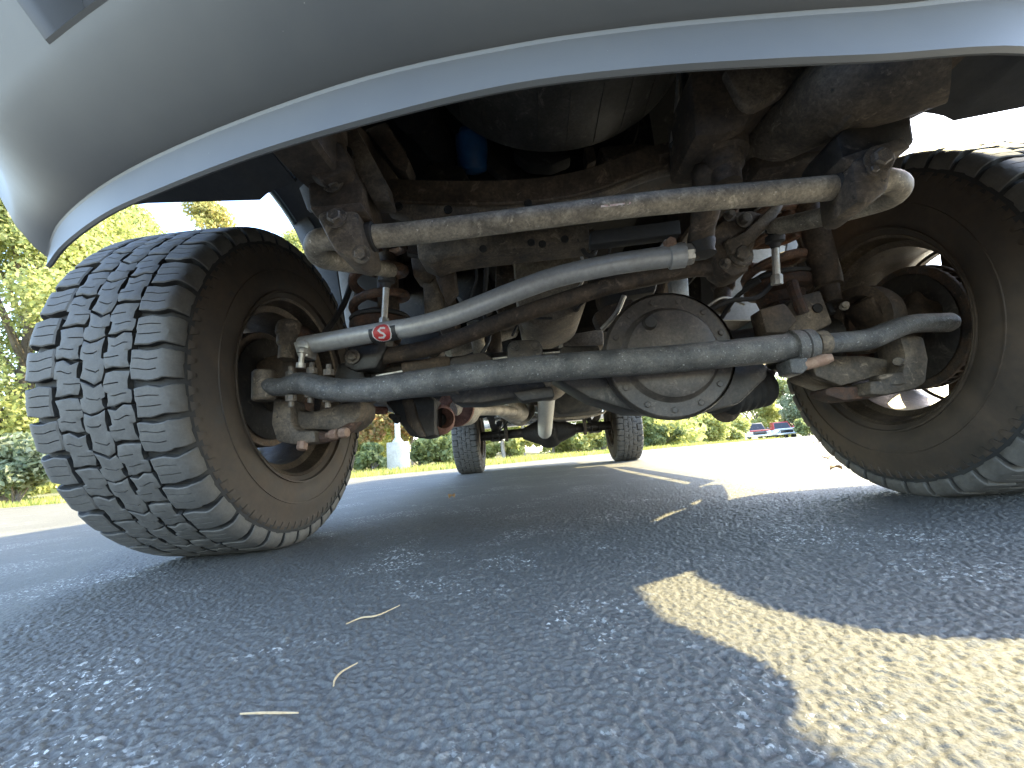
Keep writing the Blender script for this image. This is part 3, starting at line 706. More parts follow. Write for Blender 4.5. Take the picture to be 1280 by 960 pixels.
# inner C forgings
cl = prism('axle_fork', [(364, 511), (390, 514), (427, 503), (452, 498), (452, 520), (440, 532), (427, 540), (400, 538), (364, 538)], .955, .10, M['dusty_steel'], axle, .014)
prism('axle_fork', [(420, 452), (448, 450), (462, 480), (450, 505), (425, 506), (412, 490)], .97, .10, M['black_steel'], axle, .014)
crf = prism('axle_fork', [(1014, 462), (1022, 452), (1040, 444), (1081, 444), (1116, 449), (1118, 467), (1086, 474), (1052, 482), (1020, 470)], .945, .10, M['dusty_steel'], axle, .012)
prism('fork_rib', [(1016, 458), (1036, 450), (1084, 466), (1084, 474), (1052, 482), (1020, 470)], .93, .02, M['dusty_steel'], crf, .004)
prism('axle_fork', [(980, 432), (1030, 420), (1062, 430), (1052, 456), (1010, 462), (985, 452)], .99, .10, M['black_steel'], axle, .014)

# ---- knuckles, rotors, hubs
for sg in (-1, 1):
    hub = Vector((sg*TR, YF, HZ)); ox = Vector((sg, 0, 0))
    ro = mesh('brake_rotor', *join([lathe_vf([(.06, -.050), (.150, -.050), (.152, -.048), (.152, -.042), (.150, -.040), (.10, -.040)], hub, ox, 56), lathe_vf([(.10, -.024), (.150, -.024), (.152, -.022), (.152, -.016), (.150, -.014), (.06, -.014)], hub, ox, 56)]), M['rotor_iron'], truck)
    x_, y_, z_ = frame(ox); vn = []
    for k in range(44):
        a = 2*PI*k/44; c = hub+(x_*math.cos(a)+y_*math.sin(a))*.129-ox*.032; t_ = (x_*-math.sin(a)+y_*math.cos(a)); rd = x_*math.cos(a)+y_*math.sin(a)
        P8 = [c+rd*i*.020+t_*j*.004+ox*k2*.0085 for i in (-1, 1) for j in (-1, 1) for k2 in (-1, 1)]
        vn.append((P8, [(0, 1, 3, 2), (4, 6, 7, 5), (0, 4, 5, 1), (2, 3, 7, 6), (0, 2, 6, 4), (1, 5, 7, 3)]))
    mesh('rotor_vanes', *join(vn), M['rotor_iron'], ro, 0)
    lathe('dust_shield', [(.03, -.066), (.10, -.064), (.129, -.060), (.134, -.057), (.134, -.055), (.10, -.058)], hub, ox, M['grime_dark'], truck, 48)
    lathe('hub_bearing', [(0, -.10), (.05, -.10), (.062, -.094), (.064, -.06), (.075, -.05), (.075, .03), (.05, .05), (0, .055)], hub, ox, M['dusty_steel'], truck, 28)
    # caliper behind the axle line
    ca = [hub+Vector((-sg*.03, math.cos(t)*rr, math.sin(t)*rr)) for t, rr in [(q, .172) for q in np.linspace(-.45, .65, 8)]+[(q, .105) for q in np.linspace(.65, -.45, 8)]]
    bevel_obj('brake_caliper', prism_bm([p-ox*.055 for p in ca], ox*.11), M['rusty_steel'], truck, .008)
kl = prism('steering_knuckle', [(341, 498), (362, 500), (364, 530), (372, 538), (393, 538), (395, 553), (366, 556), (345, 552), (338, 530)], .925, .07, M['dusty_steel'], truck, .007)
prism('knuckle_body', [(317, 455), (330, 446), (352, 440), (366, 446), (366, 474), (352, 500), (340, 505), (322, 480)], .955, .10, M['dusty_brown'], kl, .010)
lathe('ball_joint', [(0, .045), (.018, .045), (.026, .040), (.030, .028), (.030, .012), (.026, .008), (.026, -.012), (.020, -.02), (.020, -.05), (0, -.05)], at(361, 424, .925), (0.05, .05, 1), M['dusty_steel'], kl, 22)
prism('upper_boss', [(340, 412), (352, 404), (376, 404), (382, 416), (374, 428), (346, 430)], .92, .07, M['rusty_steel'], kl, .012)
lathe('tie_rod_boss', [(0, .034), (.02, .034), (.024, .03), (.024, -.03), (.02, -.034), (0, -.034)], at(330, 482, .875), (0, 0, 1), M['dusty_steel'], kl, 20)
for q, Yq in (((364, 467), .86), ((390, 462), .86), ((411, 464), .87), ((364, 500), .86), ((388, 495), .86), ((410, 501), .87)):
    lathe('stud', [(0, .016), (.006, .015), (.006, .003), (.0115, .003), (.0115, -.010), (0, -.011)], at(q[0], q[1], Yq), (0, 0, 1 if q[1] < 480 else -1), M['bolt'], kl, 8)
for q in ((378, 556), (417, 543), (429, 541)): lathe('stop_bolt', [(0, .012), (.010, .012), (.012, .009), (.012, -.006), (.006, -.007), (.006, -.02)], at(q[0], q[1], .93), (.9, -.3, 0) if q[0] > 400 else (0, -.3, -1), M['rust_bolt'], kl, 8)
tube('brake_bracket', ats([(392, 546, .955), (412, 546, .95), (436, 536, .96), (452, 520, 1.0)]), .013, M['rusty_steel'], kl, seg=10)
kr = prism('steering_knuckle', [(1125, 420), (1140, 416), (1156, 421), (1162, 448), (1159, 478), (1146, 486), (1110, 494), (1088, 493), (1088, 476), (1112, 474), (1128, 468), (1132, 446)], .90, .07, M['dusty_steel'], truck, .007)
prism('knuckle_body', [(1086, 372), (1104, 362), (1118, 382), (1138, 386), (1150, 359), (1160, 371), (1180, 378), (1182, 396), (1150, 404), (1140, 430), (1120, 424), (1108, 400)], .94, .09, M['dusty_brown'], kr, .010)
lathe('knuckle_ring', [(.060, 0), (.075, .004), (.080, .02), (.080, .05), (.058, .05), (.055, .02)], at(1092, 400, 1.0), (-1, -.25, 0), M['dusty_brown'], kr, 30)
prism('lower_boss', [(1031, 486), (1044, 483), (1088, 482), (1092, 498), (1056, 501), (1033, 494)], .935, .06, M['rusty_steel'], kr, .010)
lathe('lower_ball_joint', [(0, .02), (.026, .02), (.030, .014), (.030, -.004), (.022, -.010), (.022, -.02), (0, -.02)], at(1110, 480, .925), (0, 0, 1), M['dusty_steel'], kr, 22)
lathe('stop_bolt', [(0, .012), (.008, .012), (.010, .009), (.010, -.006), (.005, -.007), (.005, -.03)], at(1124, 452, .90), (-.8, -.6, 0), M['bolt'], kr, 8)
lathe('brake_line_fitting', [(0, .012), (.007, .012), (.007, 0), (.010, -.002), (.010, -.010), (0, -.012)], at(1056, 382, .98), (-.5, -1, 0), M['heat_shield'], kr, 10)

# ---- tie rod
TP = ats([(332, 482, .872), (352, 484, .866), (376, 479, .858), (400, 484, .850), (430, 488, .845), (480, 486, .84)])
T2 = ats([(470, 487, .84), (560, 474, .835), (640, 464, .83), (740, 456, .828), (860, 447, .828), (988, 434, .83)])
T3 = ats([(1012, 431, .832), (1050, 428, .838), (1086, 424, .846), (1112, 414, .856), (1140, 405, .866), (1186, 403, .882)])
tr = mesh('tie_rod', *join([tube_vf(TP, [.019, .020, .024, .025, .025, .0255], seg=22, n=5, round_end=True), tube_vf(T2, .0278, seg=26, n=3), tube_vf(T3, [.0195, .0200, .0215, .0205, .019, .020], seg=22, n=5, round_end=True)]), M['tie_rod_paint'], truck)
tax = T2[-1]-T2[-2]; cc = at(1001, 434, .831)
lathe('adjuster_clamp', [(.0285, -.022), (.0345, -.020), (.0345, .018), (.0285, .020)], cc, tax, M['tie_rod_paint'], tr, 26)
lathe('jam_nut', [(.018, .0), (.026, .001), (.027, .004), (.027, .020), (.024, .024), (.018, .025)], at(1017, 431, .832), tax, M['dusty_steel'], tr, 18)
cb = at(998, 456, .822); prism('clamp_ear', [(986, 448), (1010, 444), (1016, 456), (1004, 468), (990, 466)], .808, .05, M['tie_rod_paint'], tr, .006)
lathe('clamp_bolt', [(0, .040), (.007, .040), (.009, .034), (.011, .030), (.011, -.03), (0, -.034)], at(1010, 455, .815), (.9, -.5, .15), M['rust_bolt'], tr, 10)
lathe('clamp_groove', [(.0346, -.002), (.0352, 0), (.0346, .002)], cc, tax, M['grime_dark'], tr, 26)
beam('skid_strip', at(470, 497, .853), at(572, 490, .853), .05, .006, M['black_steel'], tr, .002)

# ---- drag link: bright bent tube with its emblem
DP = ats([(378, 432, .90), (420, 425, .885), (470, 416, .868), (520, 408, .85), (560, 397, .838), (600, 382, .827), (640, 366, .817), (690, 348, .806), (740, 336, .797), (790, 327, .79), (852, 319, .782)])
dl = tube('drag_link', DP, .0212, M['silver_paint'], truck, seg=24, n=5)
ca_ = at(484, 415, .863); dax = DP[3]-DP[2]; f0 = facing(ca_, dax)
wrap_patch('emblem', ca_, dax, .0216, -.033, .031, f0-1.3, f0+1.3, M['decal_black'], dl, 10, 14)
def disc(u, v): return ((u-.5)**2+(v-.5)**2) < .25
wrap_patch('emblem_disc', ca_, dax, .0219, -.024, .021, f0-1.05, f0+1.05, M['decal_white'], dl, 26, 26, disc)
wrap_patch('emblem_field', ca_, dax, .0222, -.0215, .0185, f0-.92, f0+.92, M['decal_red'], dl, 26, 26, disc)
def ess(u, v):
    # S stroke
    pts = [(.74, .20), (.45, .16), (.30, .30), (.45, .47), (.62, .56), (.70, .70), (.52, .84), (.24, .80)]
    # pts in (across, height) with height along the angle
    for (a, b), (c, d) in zip(pts, pts[1:]):
        L = (c-a)**2+(d-b)**2; t = max(0, min(1, ((u-a)*(c-a)+(v-b)*(d-b))/L)); 
        if (u-a-(c-a)*t)**2+(v-b-(d-b)*t)**2 < .0048: return True
    return False
sgnv = 1 if frame(dax)[1].dot(Vector((0, 0, 1)))*math.cos(f0)-frame(dax)[0].dot(Vector((0, 0, 1)))*math.sin(f0) > 0 else -1
wrap_patch('emblem_letter', ca_, dax, .0225, -.0175, .0145, f0-.72, f0+.72, M['decal_white'], dl, 36, 36, lambda u, v: ess(u, (1-v) if sgnv > 0 else v))
cl0 = prism('end_clamp', [(366, 428), (378, 424), (386, 428), (384, 446), (372, 446)], .872, .04, M['zinc'], dl, .003)
for q in (438, 446, 454): pass
lathe('clamp_bolt', [(0, .006), (.010, .006), (.012, .003), (.012, -.006), (.006, -.007), (.006, -.028), (.010, -.029), (.010, -.040), (0, -.041)], at(378, 438, .868), (0.1, 0, 1), M['zinc'], dl, 8)
lathe('end_clamp_ring', [(.0213, -.016), (.0248, -.014), (.0248, .014), (.0213, .016)], at(846, 320, .783), DP[-1]-DP[-2], M['silver_paint'], dl, 24)
prism('clamp_ear', [(826, 306), (832, 298), (845, 298), (848, 312), (828, 316)], .775, .022, M['silver_paint'], dl, .003)
lathe('clamp_bolt', [(0, .014), (.009, .014), (.011, .011), (.011, .003), (.014, .002), (.014, 0)], at(837, 306, .775), (0, -1, .1), M['rust_bolt'], dl, 6)
lathe('jam_nut', [(.012, -.002), (.021, 0), (.022, .004), (.022, .012), (.019, .018), (.012, .02)], at(854, 319, .781), DP[-1]-DP[-2], M['zinc'], dl, 8)
tube('rod_end', [at(856, 318, .781), at(868, 314, .778), at(876, 309, .775)], [.014, .016, .018], M['dusty_steel'], dl, seg=14)
lathe('boot', [(.012, .034), (.018, .026), (.024, .016), (.026, .004), (.022, -.012), (.024, -.022), (0, -.026)], at(877, 306, .775), (0, 0, 1), M['rubber_part'], dl, 22)

# ---- track bar
KP = ats([(462, 448, .985), (500, 442, .98), (540, 434, .97), (590, 416, .955), (640, 397, .94), (700, 377, .93), (760, 358, .92), (820, 345, .915), (862, 336, .91), (892, 334, .90), (915, 338, .895)])
tb = tube('track_bar', KP, [.020]*9+[.022, .024], M['dusty_brown'], truck, seg=20, n=4)
tbb = prism('track_bar_bracket', [(428, 444), (436, 432), (470, 430), (474, 412), (484, 410), (482, 436), (470, 460), (444, 464), (430, 458)], .955, .055, M['black_steel'], truck, .006)
bolt(at(441, 446, .952), (0, -1, 0), tbb, .012, .010, M['bolt'])
fb = prism('frame_drop_bracket', [(872, 300), (892, 286), (915, 264), (940, 262), (960, 268), (948, 290), (942, 316), (936, 338), (916, 346), (898, 334), (892, 318), (876, 316)], .86, .07, M['dusty_brown'], truck, .008)
prism('bracket_arm', [(906, 300), (930, 290), (970, 252), (982, 254), (968, 276), (940, 304), (916, 318)], .845, .03, M['dusty_steel'], fb, .006)
for q, r_ in (((926, 318), .017), ((930, 275), .012), ((912, 270), .009), ((906, 330), .008)): bolt(at(q[0], q[1], .856), (0, -1, 0), fb, r_, .014, M['bolt'])
lathe('bolt_plate', [(0, .003), (.026, .003), (.028, 0), (.028, -.006)], at(925, 320, .860), (0, -1, 0), M['dusty_steel'], fb, 20)

# ---- steering box and pitman arm
sgb = prism('steering_gear_box', [(862, 84), (905, 74), (1036, 66), (1030, 82), (1000, 106), (975, 118), (945, 138), (935, 156), (905, 168), (868, 170), (866, 130)], .60, .13, M['dusty_brown'], truck, .016)
prism('gear_box_rib', [(905, 84), (1030, 70), (1026, 82), (985, 110), (940, 134), (928, 128)], .585, .03, M['dusty_steel'], sgb, .008)
lathe('output_housing', [(.0, .05), (.040, .05), (.042, .04), (.042, .0), (.036, -.006), (.036, -.012), (.044, -.014), (.046, -.030), (.044, -.048), (.036, -.052), (.032, -.07), (.026, -.075), (.024, -.10), (0, -.10)], at(895, 170, .665), (0.0, .05, 1), M['dusty_brown'], sgb, 30)
pm = tube('pitman_arm', ats([(889, 215, .672), (886, 240, .69), (882, 265, .72), (878, 285, .75), (876, 298, .772)]), [.034, .028, .026, .024, .026], M['dusty_brown'], truck, seg=18, n=4, flat=.75, round_end=True)
prism('gear_box_cap', [(936, 150), (968, 134), (982, 140), (978, 158), (950, 160)], .66, .06, M['dusty_steel'], sgb, .008)
tube('steering_line', ats([(848, 92, .7), (846, 130, .7), (842, 160, .7), (840, 178, .7)]), .004, M['zinc'], truck, seg=8)
tube('steering_hose', ats([(856, 92, .72), (858, 140, .72), (846, 165, .71), (842, 182, .70)]), .007, M['rubber_part'], truck, seg=8)
# right frame horn bulging in front of the hanger
tube('frame_horn', ats([(1180, 58, .50), (1120, 84, .53), (1060, 112, .57), (1010, 142, .63), (965, 170, .70), (930, 195, .80)]), [.075, .075, .070, .060, .055, .05], M['dusty_steel'], truck, seg=20, flat=.9)
prism('horn_plate', [(1040, 108), (1100, 70), (1222, 66), (1212, 92), (1188, 112), (1148, 132), (1120, 128), (1066, 146)], .545, .05, M['dusty_steel'], truck, .01)
prism('horn_gusset', [(940, 190), (985, 150), (1050, 165), (1056, 200), (1000, 205), (950, 212)], .70, .06, M['dusty_brown'], truck, .01)

# ---- springs, shocks, seats
def coil(name, base, top, rad, wire, turns, parent):
    base, top = Vector(base), Vector(top); n = int(turns*18); ax = (top-base); pts = []
    for i in range(n+1):
        t = i/n; a = t*turns*2*PI; pts.append(base+ax*t+Vector((math.cos(a)*rad, math.sin(a)*rad, 0)))
    return tube(name, pts, wire, M['spring_rust'], parent, seg=10, n=1)
for pb, pt in (((476, 404, 1.06), (478, 296, 1.06)), ((972, 356, 1.06), (980, 262, 1.06))):
    b_, t_ = at(*pb), at(*pt); t_.x = b_.x; t_.y = b_.y
    cs_ = coil('coil_spring', b_, t_+Vector((0, 0, .12)), .070, .0118, 5.0, truck)
    seat = lathe('spring_seat', [(0, -.055), (.05, -.055), (.056, -.03), (.074, -.022), (.080, -.012), (.080, -.002), (.076, .003), (.052, .003), (.046, .03), (0, .032)], b_, (0, 0, 1), M['rusty_steel'], truck, 32)
    lathe('isolator', [(.05, .004), (.079, .004), (.081, .010), (.076, .016), (.05, .016)], b_, (0, 0, 1), M['rubber_part'], seat, 28)
    beam('perch', b_+Vector((0, .0, -.05)), (b_.x, b_.y, .40), .07, .09, M['rusty_steel'], truck, .01)
    lathe('spring_tower', [(.085, 0), (.09, .02), (.09, .14), (.06, .2), (0, .2)], t_+Vector((0, 0, .12)), (0, 0, 1), M['dusty_brown'], truck, 28)
for pt, pb in (((548, 318, 1.2), (545, 440, 1.16)), ((905, 330, 1.22), (900, 420, 1.18))):
    a, b = at(*pt), at(*pb); d = (a-b).normalized()
    sk = lathe('shock_absorber', [(0, .30), (.030, .30), (.034, .28), (.034, -.02), (.028, -.03), (.024, -.034), (.024, -.10), (0, -.11)], a.lerp(b, .25), d, M['dusty_steel'], truck, 22)
    lathe('shock_eye', [(.0, -.025), (.022, -.025), (.024, -.02), (.024, .02), (.022, .025), (0, .025)], b, (0, 1, 0), M['dusty_steel'], sk, 18)
# right perch plates beside the knuckle
pb = prism('spring_perch_box', [(984, 382), (992, 372), (1026, 362), (1042, 404), (1020, 414), (996, 416), (984, 412)], .93, .10, M['dusty_steel'], truck, .006)
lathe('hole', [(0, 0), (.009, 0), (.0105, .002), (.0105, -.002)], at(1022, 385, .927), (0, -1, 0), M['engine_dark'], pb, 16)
prism('perch_flange', [(950, 386), (982, 378), (998, 400), (984, 416), (958, 416)], .91, .05, M['dusty_brown'], pb, .006)
tube('perch_hook', ats([(990, 354, .95), (994, 368, .93), (1000, 382, .92), (1004, 392, .92)]), .012, M['rusty_steel'], pb, seg=10)

# ---- control arms
ca = tube('lower_control_arm', ats([(905, 512, 1.10), (925, 490, 1.2), (960, 460, 1.45), (960, 440, 1.9)]), [.036, .034, .03, .03], M['dusty_brown'], truck, seg=18, n=5)
b0, b1 = at(884, 498, 1.06), at(968, 478, 1.10); ax_ = b1-b0
rp = [(0, -.10), (.036, -.10), (.040, -.09), (.040, -.055)]
for k in range(5): rp += [(.046, -.05+k*.024), (.052, -.042+k*.024), (.052, -.034+k*.024), (.046, -.03+k*.024)]
rp += [(.044, .075), (.03, .085), (0, .085)]
lathe('axle_shaft_boot', rp, at(926, 490, 1.10), ax_, M['rubber_part'], truck, 30)
cal = prism('lower_control_arm', [(478, 500), (498, 494), (530, 492), (544, 498), (544, 545), (528, 548), (512, 546), (498, 528), (488, 512)], 1.16, .10, M['grime_dark'], truck, .014)
prism('arm_strap', [(500, 498), (516, 498), (522, 524), (532, 546), (524, 548), (508, 528)], 1.145, .05, M['dusty_brown'], cal, .01)
tube('arm_bar', ats([(520, 522, 1.22), (540, 515, 1.6), (560, 512, 2.1)]), .028, M['dusty_brown'], cal, seg=14)
rg = lathe('bushing_ring', [(.018, -.014), (.036, -.014), (.044, -.010), (.046, -.006), (.046, .014), (.040, .03), (.03, .05)], at(549, 525, 1.24), (.55, -1, 0), M['red_rust'], cal, 30)
lathe('bushing_core', [(0, -.006), (.012, -.006), (.02, -.003), (.02, .01)], at(549, 525, 1.245), (.55, -1, 0), M['grime_dark'], rg, 18)
lathe('zerk', [(0, .02), (.006, .02), (.009, .012), (.009, 0), (.015, -.004), (.015, -.012), (0, -.016)], at(494, 522, 1.16), (-.5, -1, .3), M['rubber_part'], cal, 10)
tube('brake_hose', ats([(452, 502, 1.14), (466, 512, 1.18), (482, 513, 1.22)]), .012, M['red_rust'], truck, seg=10)

# ---- engine bay
lathe('fan_shroud', [(.28, -.02), (.335, -.02), (.34, -.01), (.34, .16), (.335, .18), (.30, .19)], Vector((.01, .74, 1.235)), (0, 1, 0), M['shroud_plastic'], truck, 64)
for k in range(-4, 5):
    a = -PI/2+k*.2; c = Vector((.01+.341*math.cos(a), .82, 1.235+.341*math.sin(a)))
    tube('shroud_rib', [c-Vector((0, .08, 0)), c+Vector((0, .08, 0))], .0010, M['shroud_plastic'], truck, seg=6)
lathe('fan_ring', [(.20, 0), (.225, 0), (.23, .02), (.20, .05)], Vector((0, .98, 1.06)), (0, 1, 0), M['grime_dark'], truck, 40)
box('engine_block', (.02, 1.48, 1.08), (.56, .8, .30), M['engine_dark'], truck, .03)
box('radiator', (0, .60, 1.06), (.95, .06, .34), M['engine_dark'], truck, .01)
lathe('oil_filter', [(0, -.052), (.020, -.052), (.036, -.046), (.041, -.034), (.042, .02), (.040, .04), (.034, .043), (.028, .055), (0, .055)], at(590, 190, .98), (.05, -.45, 1), M['blue_filter'], truck, 32)
prism('filter_bracket', [(520, 212), (552, 200), (578, 208), (588, 226), (540, 226)], .96, .05, M['grime_dark'], truck, .006)
tube('intake_hose', ats([(515, 140, .9), (535, 160, 1.0), (555, 190, 1.15)]), .05, M['grime_dark'], truck, seg=18)
prism('pulley_cover', [(648, 176), (700, 178), (716, 196), (690, 206), (660, 204), (640, 190)], 1.0, .05, M['engine_dark'], truck, .012)
prism('engine_mount', [(748, 182), (800, 176), (822, 180), (812, 194), (780, 202), (756, 198)], .95, .06, M['dusty_brown'], truck, .010)
prism('lower_radiator_bracket', [(730, 184), (742, 182), (746, 200), (734, 206)], .94, .04, M['dusty_brown'], truck, .004)
tp = prism('oil_pan', [(640, 306), (735, 294), (736, 372), (726, 388), (690, 404), (668, 408), (650, 398), (644, 370)], 1.16, .34, M['oil_pan_metal'], truck, .02)
box('inner_panel', (-.34, 1.75, .80), (.30, .04, .44), M['engine_dark'], truck, .01)
prism('bell_housing', [(574, 300), (650, 294), (652, 400), (600, 420), (576, 400)], 1.75, .4, M['engine_dark'], truck, .03)
prism('heat_shield_plate', [(700, 420), (754, 410), (756, 432), (704, 436)], 1.5, .2, M['oil_pan_metal'], truck, .01)
for i, pl in enumerate(([(722, 312, .95), (730, 330, .95), (728, 352, 1.0), (716, 366, 1.05)], [(726, 306, .9), (733, 318, .9), (742, 318, .9), (744, 304, .9)], [(765, 300, .92), (752, 350, 1.0), (720, 388, 1.05)], [(780, 370, .96), (770, 392, .96), (752, 412, .97)], [(590, 318, 1.0), (596, 345, 1.05), (588, 372, 1.08)], [(608, 330, 1.0), (606, 370, 1.05), (600, 410, 1.08)], [(930, 380, 1.0), (904, 372, .98), (880, 386, 1.0)], [(900, 400, 1.1), (920, 372, 1.05), (950, 350, 1.0)], [(640, 420, 1.1), (654, 400, 1.1), (690, 398, 1.12)])):
    tube('hose' if i % 2 else 'brake_line', ats(pl), .006 if i % 2 else .0035, M['rubber_part'] if i % 3 else M['zinc'], truck, seg=8)
tube('exhaust_crossover', ats([(560, 440, 1.25), (600, 424, 1.3), (640, 412, 1.4)]), .030, M['heat_shield'], truck, seg=14)
tube('down_pipe', ats([(612, 400, 1.3), (616, 430, 1.3), (618, 460, 1.35)]), .03, M['dusty_brown'], truck, seg=14)
tube('down_pipe', ats([(592, 402, 1.2), (600, 440, 1.25)]), .022, M['heat_shield'], truck, seg=12)
prism('sensor_box', [(838, 350), (860, 344), (862, 372), (842, 376)], 1.05, .03, M['zinc'], truck, .003)
# wheel house panels: pale inner flaps behind the springs
prism('splash_panel', [(414, 330), (440, 318), (446, 412), (428, 410)], 1.52, .012, M['liner_pale'], truck, .003)
prism('splash_panel', [(344, 240), (362, 232), (420, 330), (432, 412), (412, 400), (380, 310)], 1.42, .012, M['liner_plastic'], truck, .003)
prism('splash_panel', [(1016, 200), (1046, 192), (1030, 250), (1006, 330), (980, 330), (990, 270)], 1.42, .012, M['liner_pale'], truck, .003)
prism('splash_panel', [(880, 300), (1000, 250), (1000, 330), (950, 400), (900, 400)], 1.62, .012, M['liner_pale'], truck, .003)
prism('splash_panel', [(500, 326), (548, 326), (550, 430), (498, 430)], 1.55, .012, M['grime_dark'], truck, .003)
prism('motor_mount', [(512, 318), (540, 312), (546, 336), (536, 352), (516, 346)], 1.06, .08, M['dusty_brown'], truck, .010)
prism('mount_leg', [(528, 352), (546, 340), (552, 392), (544, 402), (530, 396)], 1.08, .05, M['dusty_steel'], truck, .008)
prism('starter_motor', [(566, 340), (600, 330), (612, 344), (610, 372), (580, 380), (566, 366)], 1.32, .2, M['grime_dark'], truck, .02)
prism('bell_flange', [(620, 330), (644, 324), (648, 404), (628, 412), (618, 380)], 1.26, .03, M['dusty_brown'], truck, .006)
prism('pan_flange', [(636, 300), (742, 286), (744, 296), (638, 311)], 1.14, .38, M['dusty_steel'], truck, .003)
prism('axle_disconnect', [(560, 446), (604, 438), (616, 446), (618, 468), (562, 474)], .965, .10, M['cover_steel'], axle, .014)
prism('gear_housing', [(756, 330), (800, 322), (826, 336), (822, 366), (780, 372), (758, 358)], 1.12, .22, M['grime_dark'], truck, .02)
prism('cast_arm', [(742, 392), (760, 380), (790, 372), (800, 384), (770, 402), (748, 408)], 1.02, .05, M['dusty_brown'], truck, .008)
prism('skid_edge', [(500, 452), (560, 444), (566, 456), (520, 468), (502, 466)], 1.0, .05, M['dusty_brown'], truck, .006)
tube('wiring_loom', ats([(510, 318, .9), (560, 326, .92), (620, 318, .95), (700, 312, .96), (740, 300, .95)]), .006, M['rubber_part'], truck, seg=8)
tube('vent_hose', ats([(600, 446, .98), (612, 420, 1.0), (604, 380, 1.05), (612, 330, 1.1)]), .005, M['rubber_part'], truck, seg=8)
tube('brake_line', ats([(470, 470, 1.0), (540, 458, 1.01), (640, 446, 1.01), (700, 440, 1.0)]), .0032, M['zinc'], truck, seg=6)
tube('brake_hose', ats([(1040, 392, .99), (1020, 352, 1.02), (1000, 300, 1.08), (980, 262, 1.1)]), .008, M['rubber_part'], truck, seg=8)
tube('brake_hose', ats([(380, 452, .97), (404, 420, 1.0), (430, 380, 1.05), (446, 330, 1.08)]), .008, M['rubber_part'], truck, seg=8)
tube('wiring_loom', ats([(880, 392, 1.0), (912, 376, .98), (946, 372, .98), (968, 352, 1.0)]), .006, M['rubber_part'], truck, seg=8)
for x_, y_, Yq in ((640, 352, 1.155), (732, 340, 1.155), (640, 320, 1.155), (735, 312, 1.155), (720, 386, 1.155)): bolt(at(x_, y_, Yq), (0, -1, 0), tp, .007, .006)
_b = at(1000, 352, .99)+Vector((.065, 0, .0)); sun_blocker = lathe('shock_absorber', [(0, -.06), (.018, -.06), (.020, -.02), (.028, -.018), (.030, 0), (.030, .22), (.026, .24), (.012, .245), (.012, .36), (0, .36)], _b, (.02, .06, 1), M['dusty_brown'], truck, 22)  # extra shock absorber, added to keep direct sun off the tie rod
_b = at(452, 400, .99); lathe('shock_absorber', [(0, -.06), (.018, -.06), (.020, -.02), (.028, -.018), (.030, 0), (.030, .22), (.026, .24), (.012, .245), (.012, .36), (0, .36)], _b+Vector((.03, .12, 0)), (-.02, .06, 1), M['dusty_brown'], truck, 22)

# ---- rear half
tube('exhaust_pipe', ats([(560, 517, 1.7), (600, 512, 2.1), (640, 514, 2.8), (648, 516, 3.4)]), .032, M['heat_shield'], truck, seg=14)
lathe('catalytic_converter', [(0, -.14), (.04, -.14), (.062, -.11), (.066, -.10), (.066, .10), (.062, .11), (.04, .14), (0, .14)], at(574, 514, 1.75), (.15, 1, .1), M['heat_shield'], truck, 24)
lathe('flange', [(.03, -.01), (.07, -.01), (.072, 0), (.07, .012), (.03, .012)], at(570, 510, 1.55), (.15, 1, .1), M['red_rust'], truck, 22)
lathe('muffler', [(0, -.2), (.05, -.2), (.075, -.17), (.075, .17), (.05, .2), (0, .2)], at(640, 512, 3.0), (.3, 1, -.05), M['heat_shield'], truck, 22)
tube('tail_pipe', ats([(612, 505, 2.8), (632, 518, 3.2), (652, 527, 3.7), (664, 510, 4.2), (640, 500, 4.9)]), .038, M['heat_shield'], truck, seg=14)
lathe('transfer_case', [(0, -.18), (.08, -.18), (.12, -.10), (.13, .06), (.08, .16), (0, .18)], at(684, 470, 2.2), (0, 1, 0), M['oil_pan_metal'], truck, 24)
box('transmission_cross_member', (0, 2.15, .56), (.92, .14, .06), M['grime_dark'], truck, .012)
ds = tube('drive_shaft', [at(684, 476, 2.35), at(681, 540, 4.52)], [.056, .074], M['pale_shaft'], truck, seg=24, n=2)
lathe('universal_joint', [(0, -.04), (.05, -.04), (.055, -.02), (.04, .02), (.03, .05), (0, .05)], at(681, 543, 4.55), (0, 1, 0), M['dusty_brown'], ds, 18)
tube('front_drive_shaft', [(.19, 1.18, .385), (.17, 2.05, .52)], .030, M['dusty_brown'], truck, seg=18)
ra = tube('rear_axle', [(-.74, YR, HZ), (0, YR, HZ), (.74, YR, HZ)], .052, M['black_steel'], truck, seg=20, n=2)
lathe('rear_differential', [(0, -.24), (.05, -.24), (.065, -.20), (.10, -.14), (.165, -.05), (.175, 0), (.16, .06), (.10, .12), (0, .14)], Vector((.04, YR, HZ-.02)), (0, 1, 0), M['grime_dark'], ra, 32)
lathe('differential_neck', [(.06, -.30), (.12, -.16), (.165, -.02), (.165, .02), (.12, .16), (.06, .30)], Vector((.04, YR, HZ-.01)), (1, 0, 0), M['grime_dark'], ra, 28)
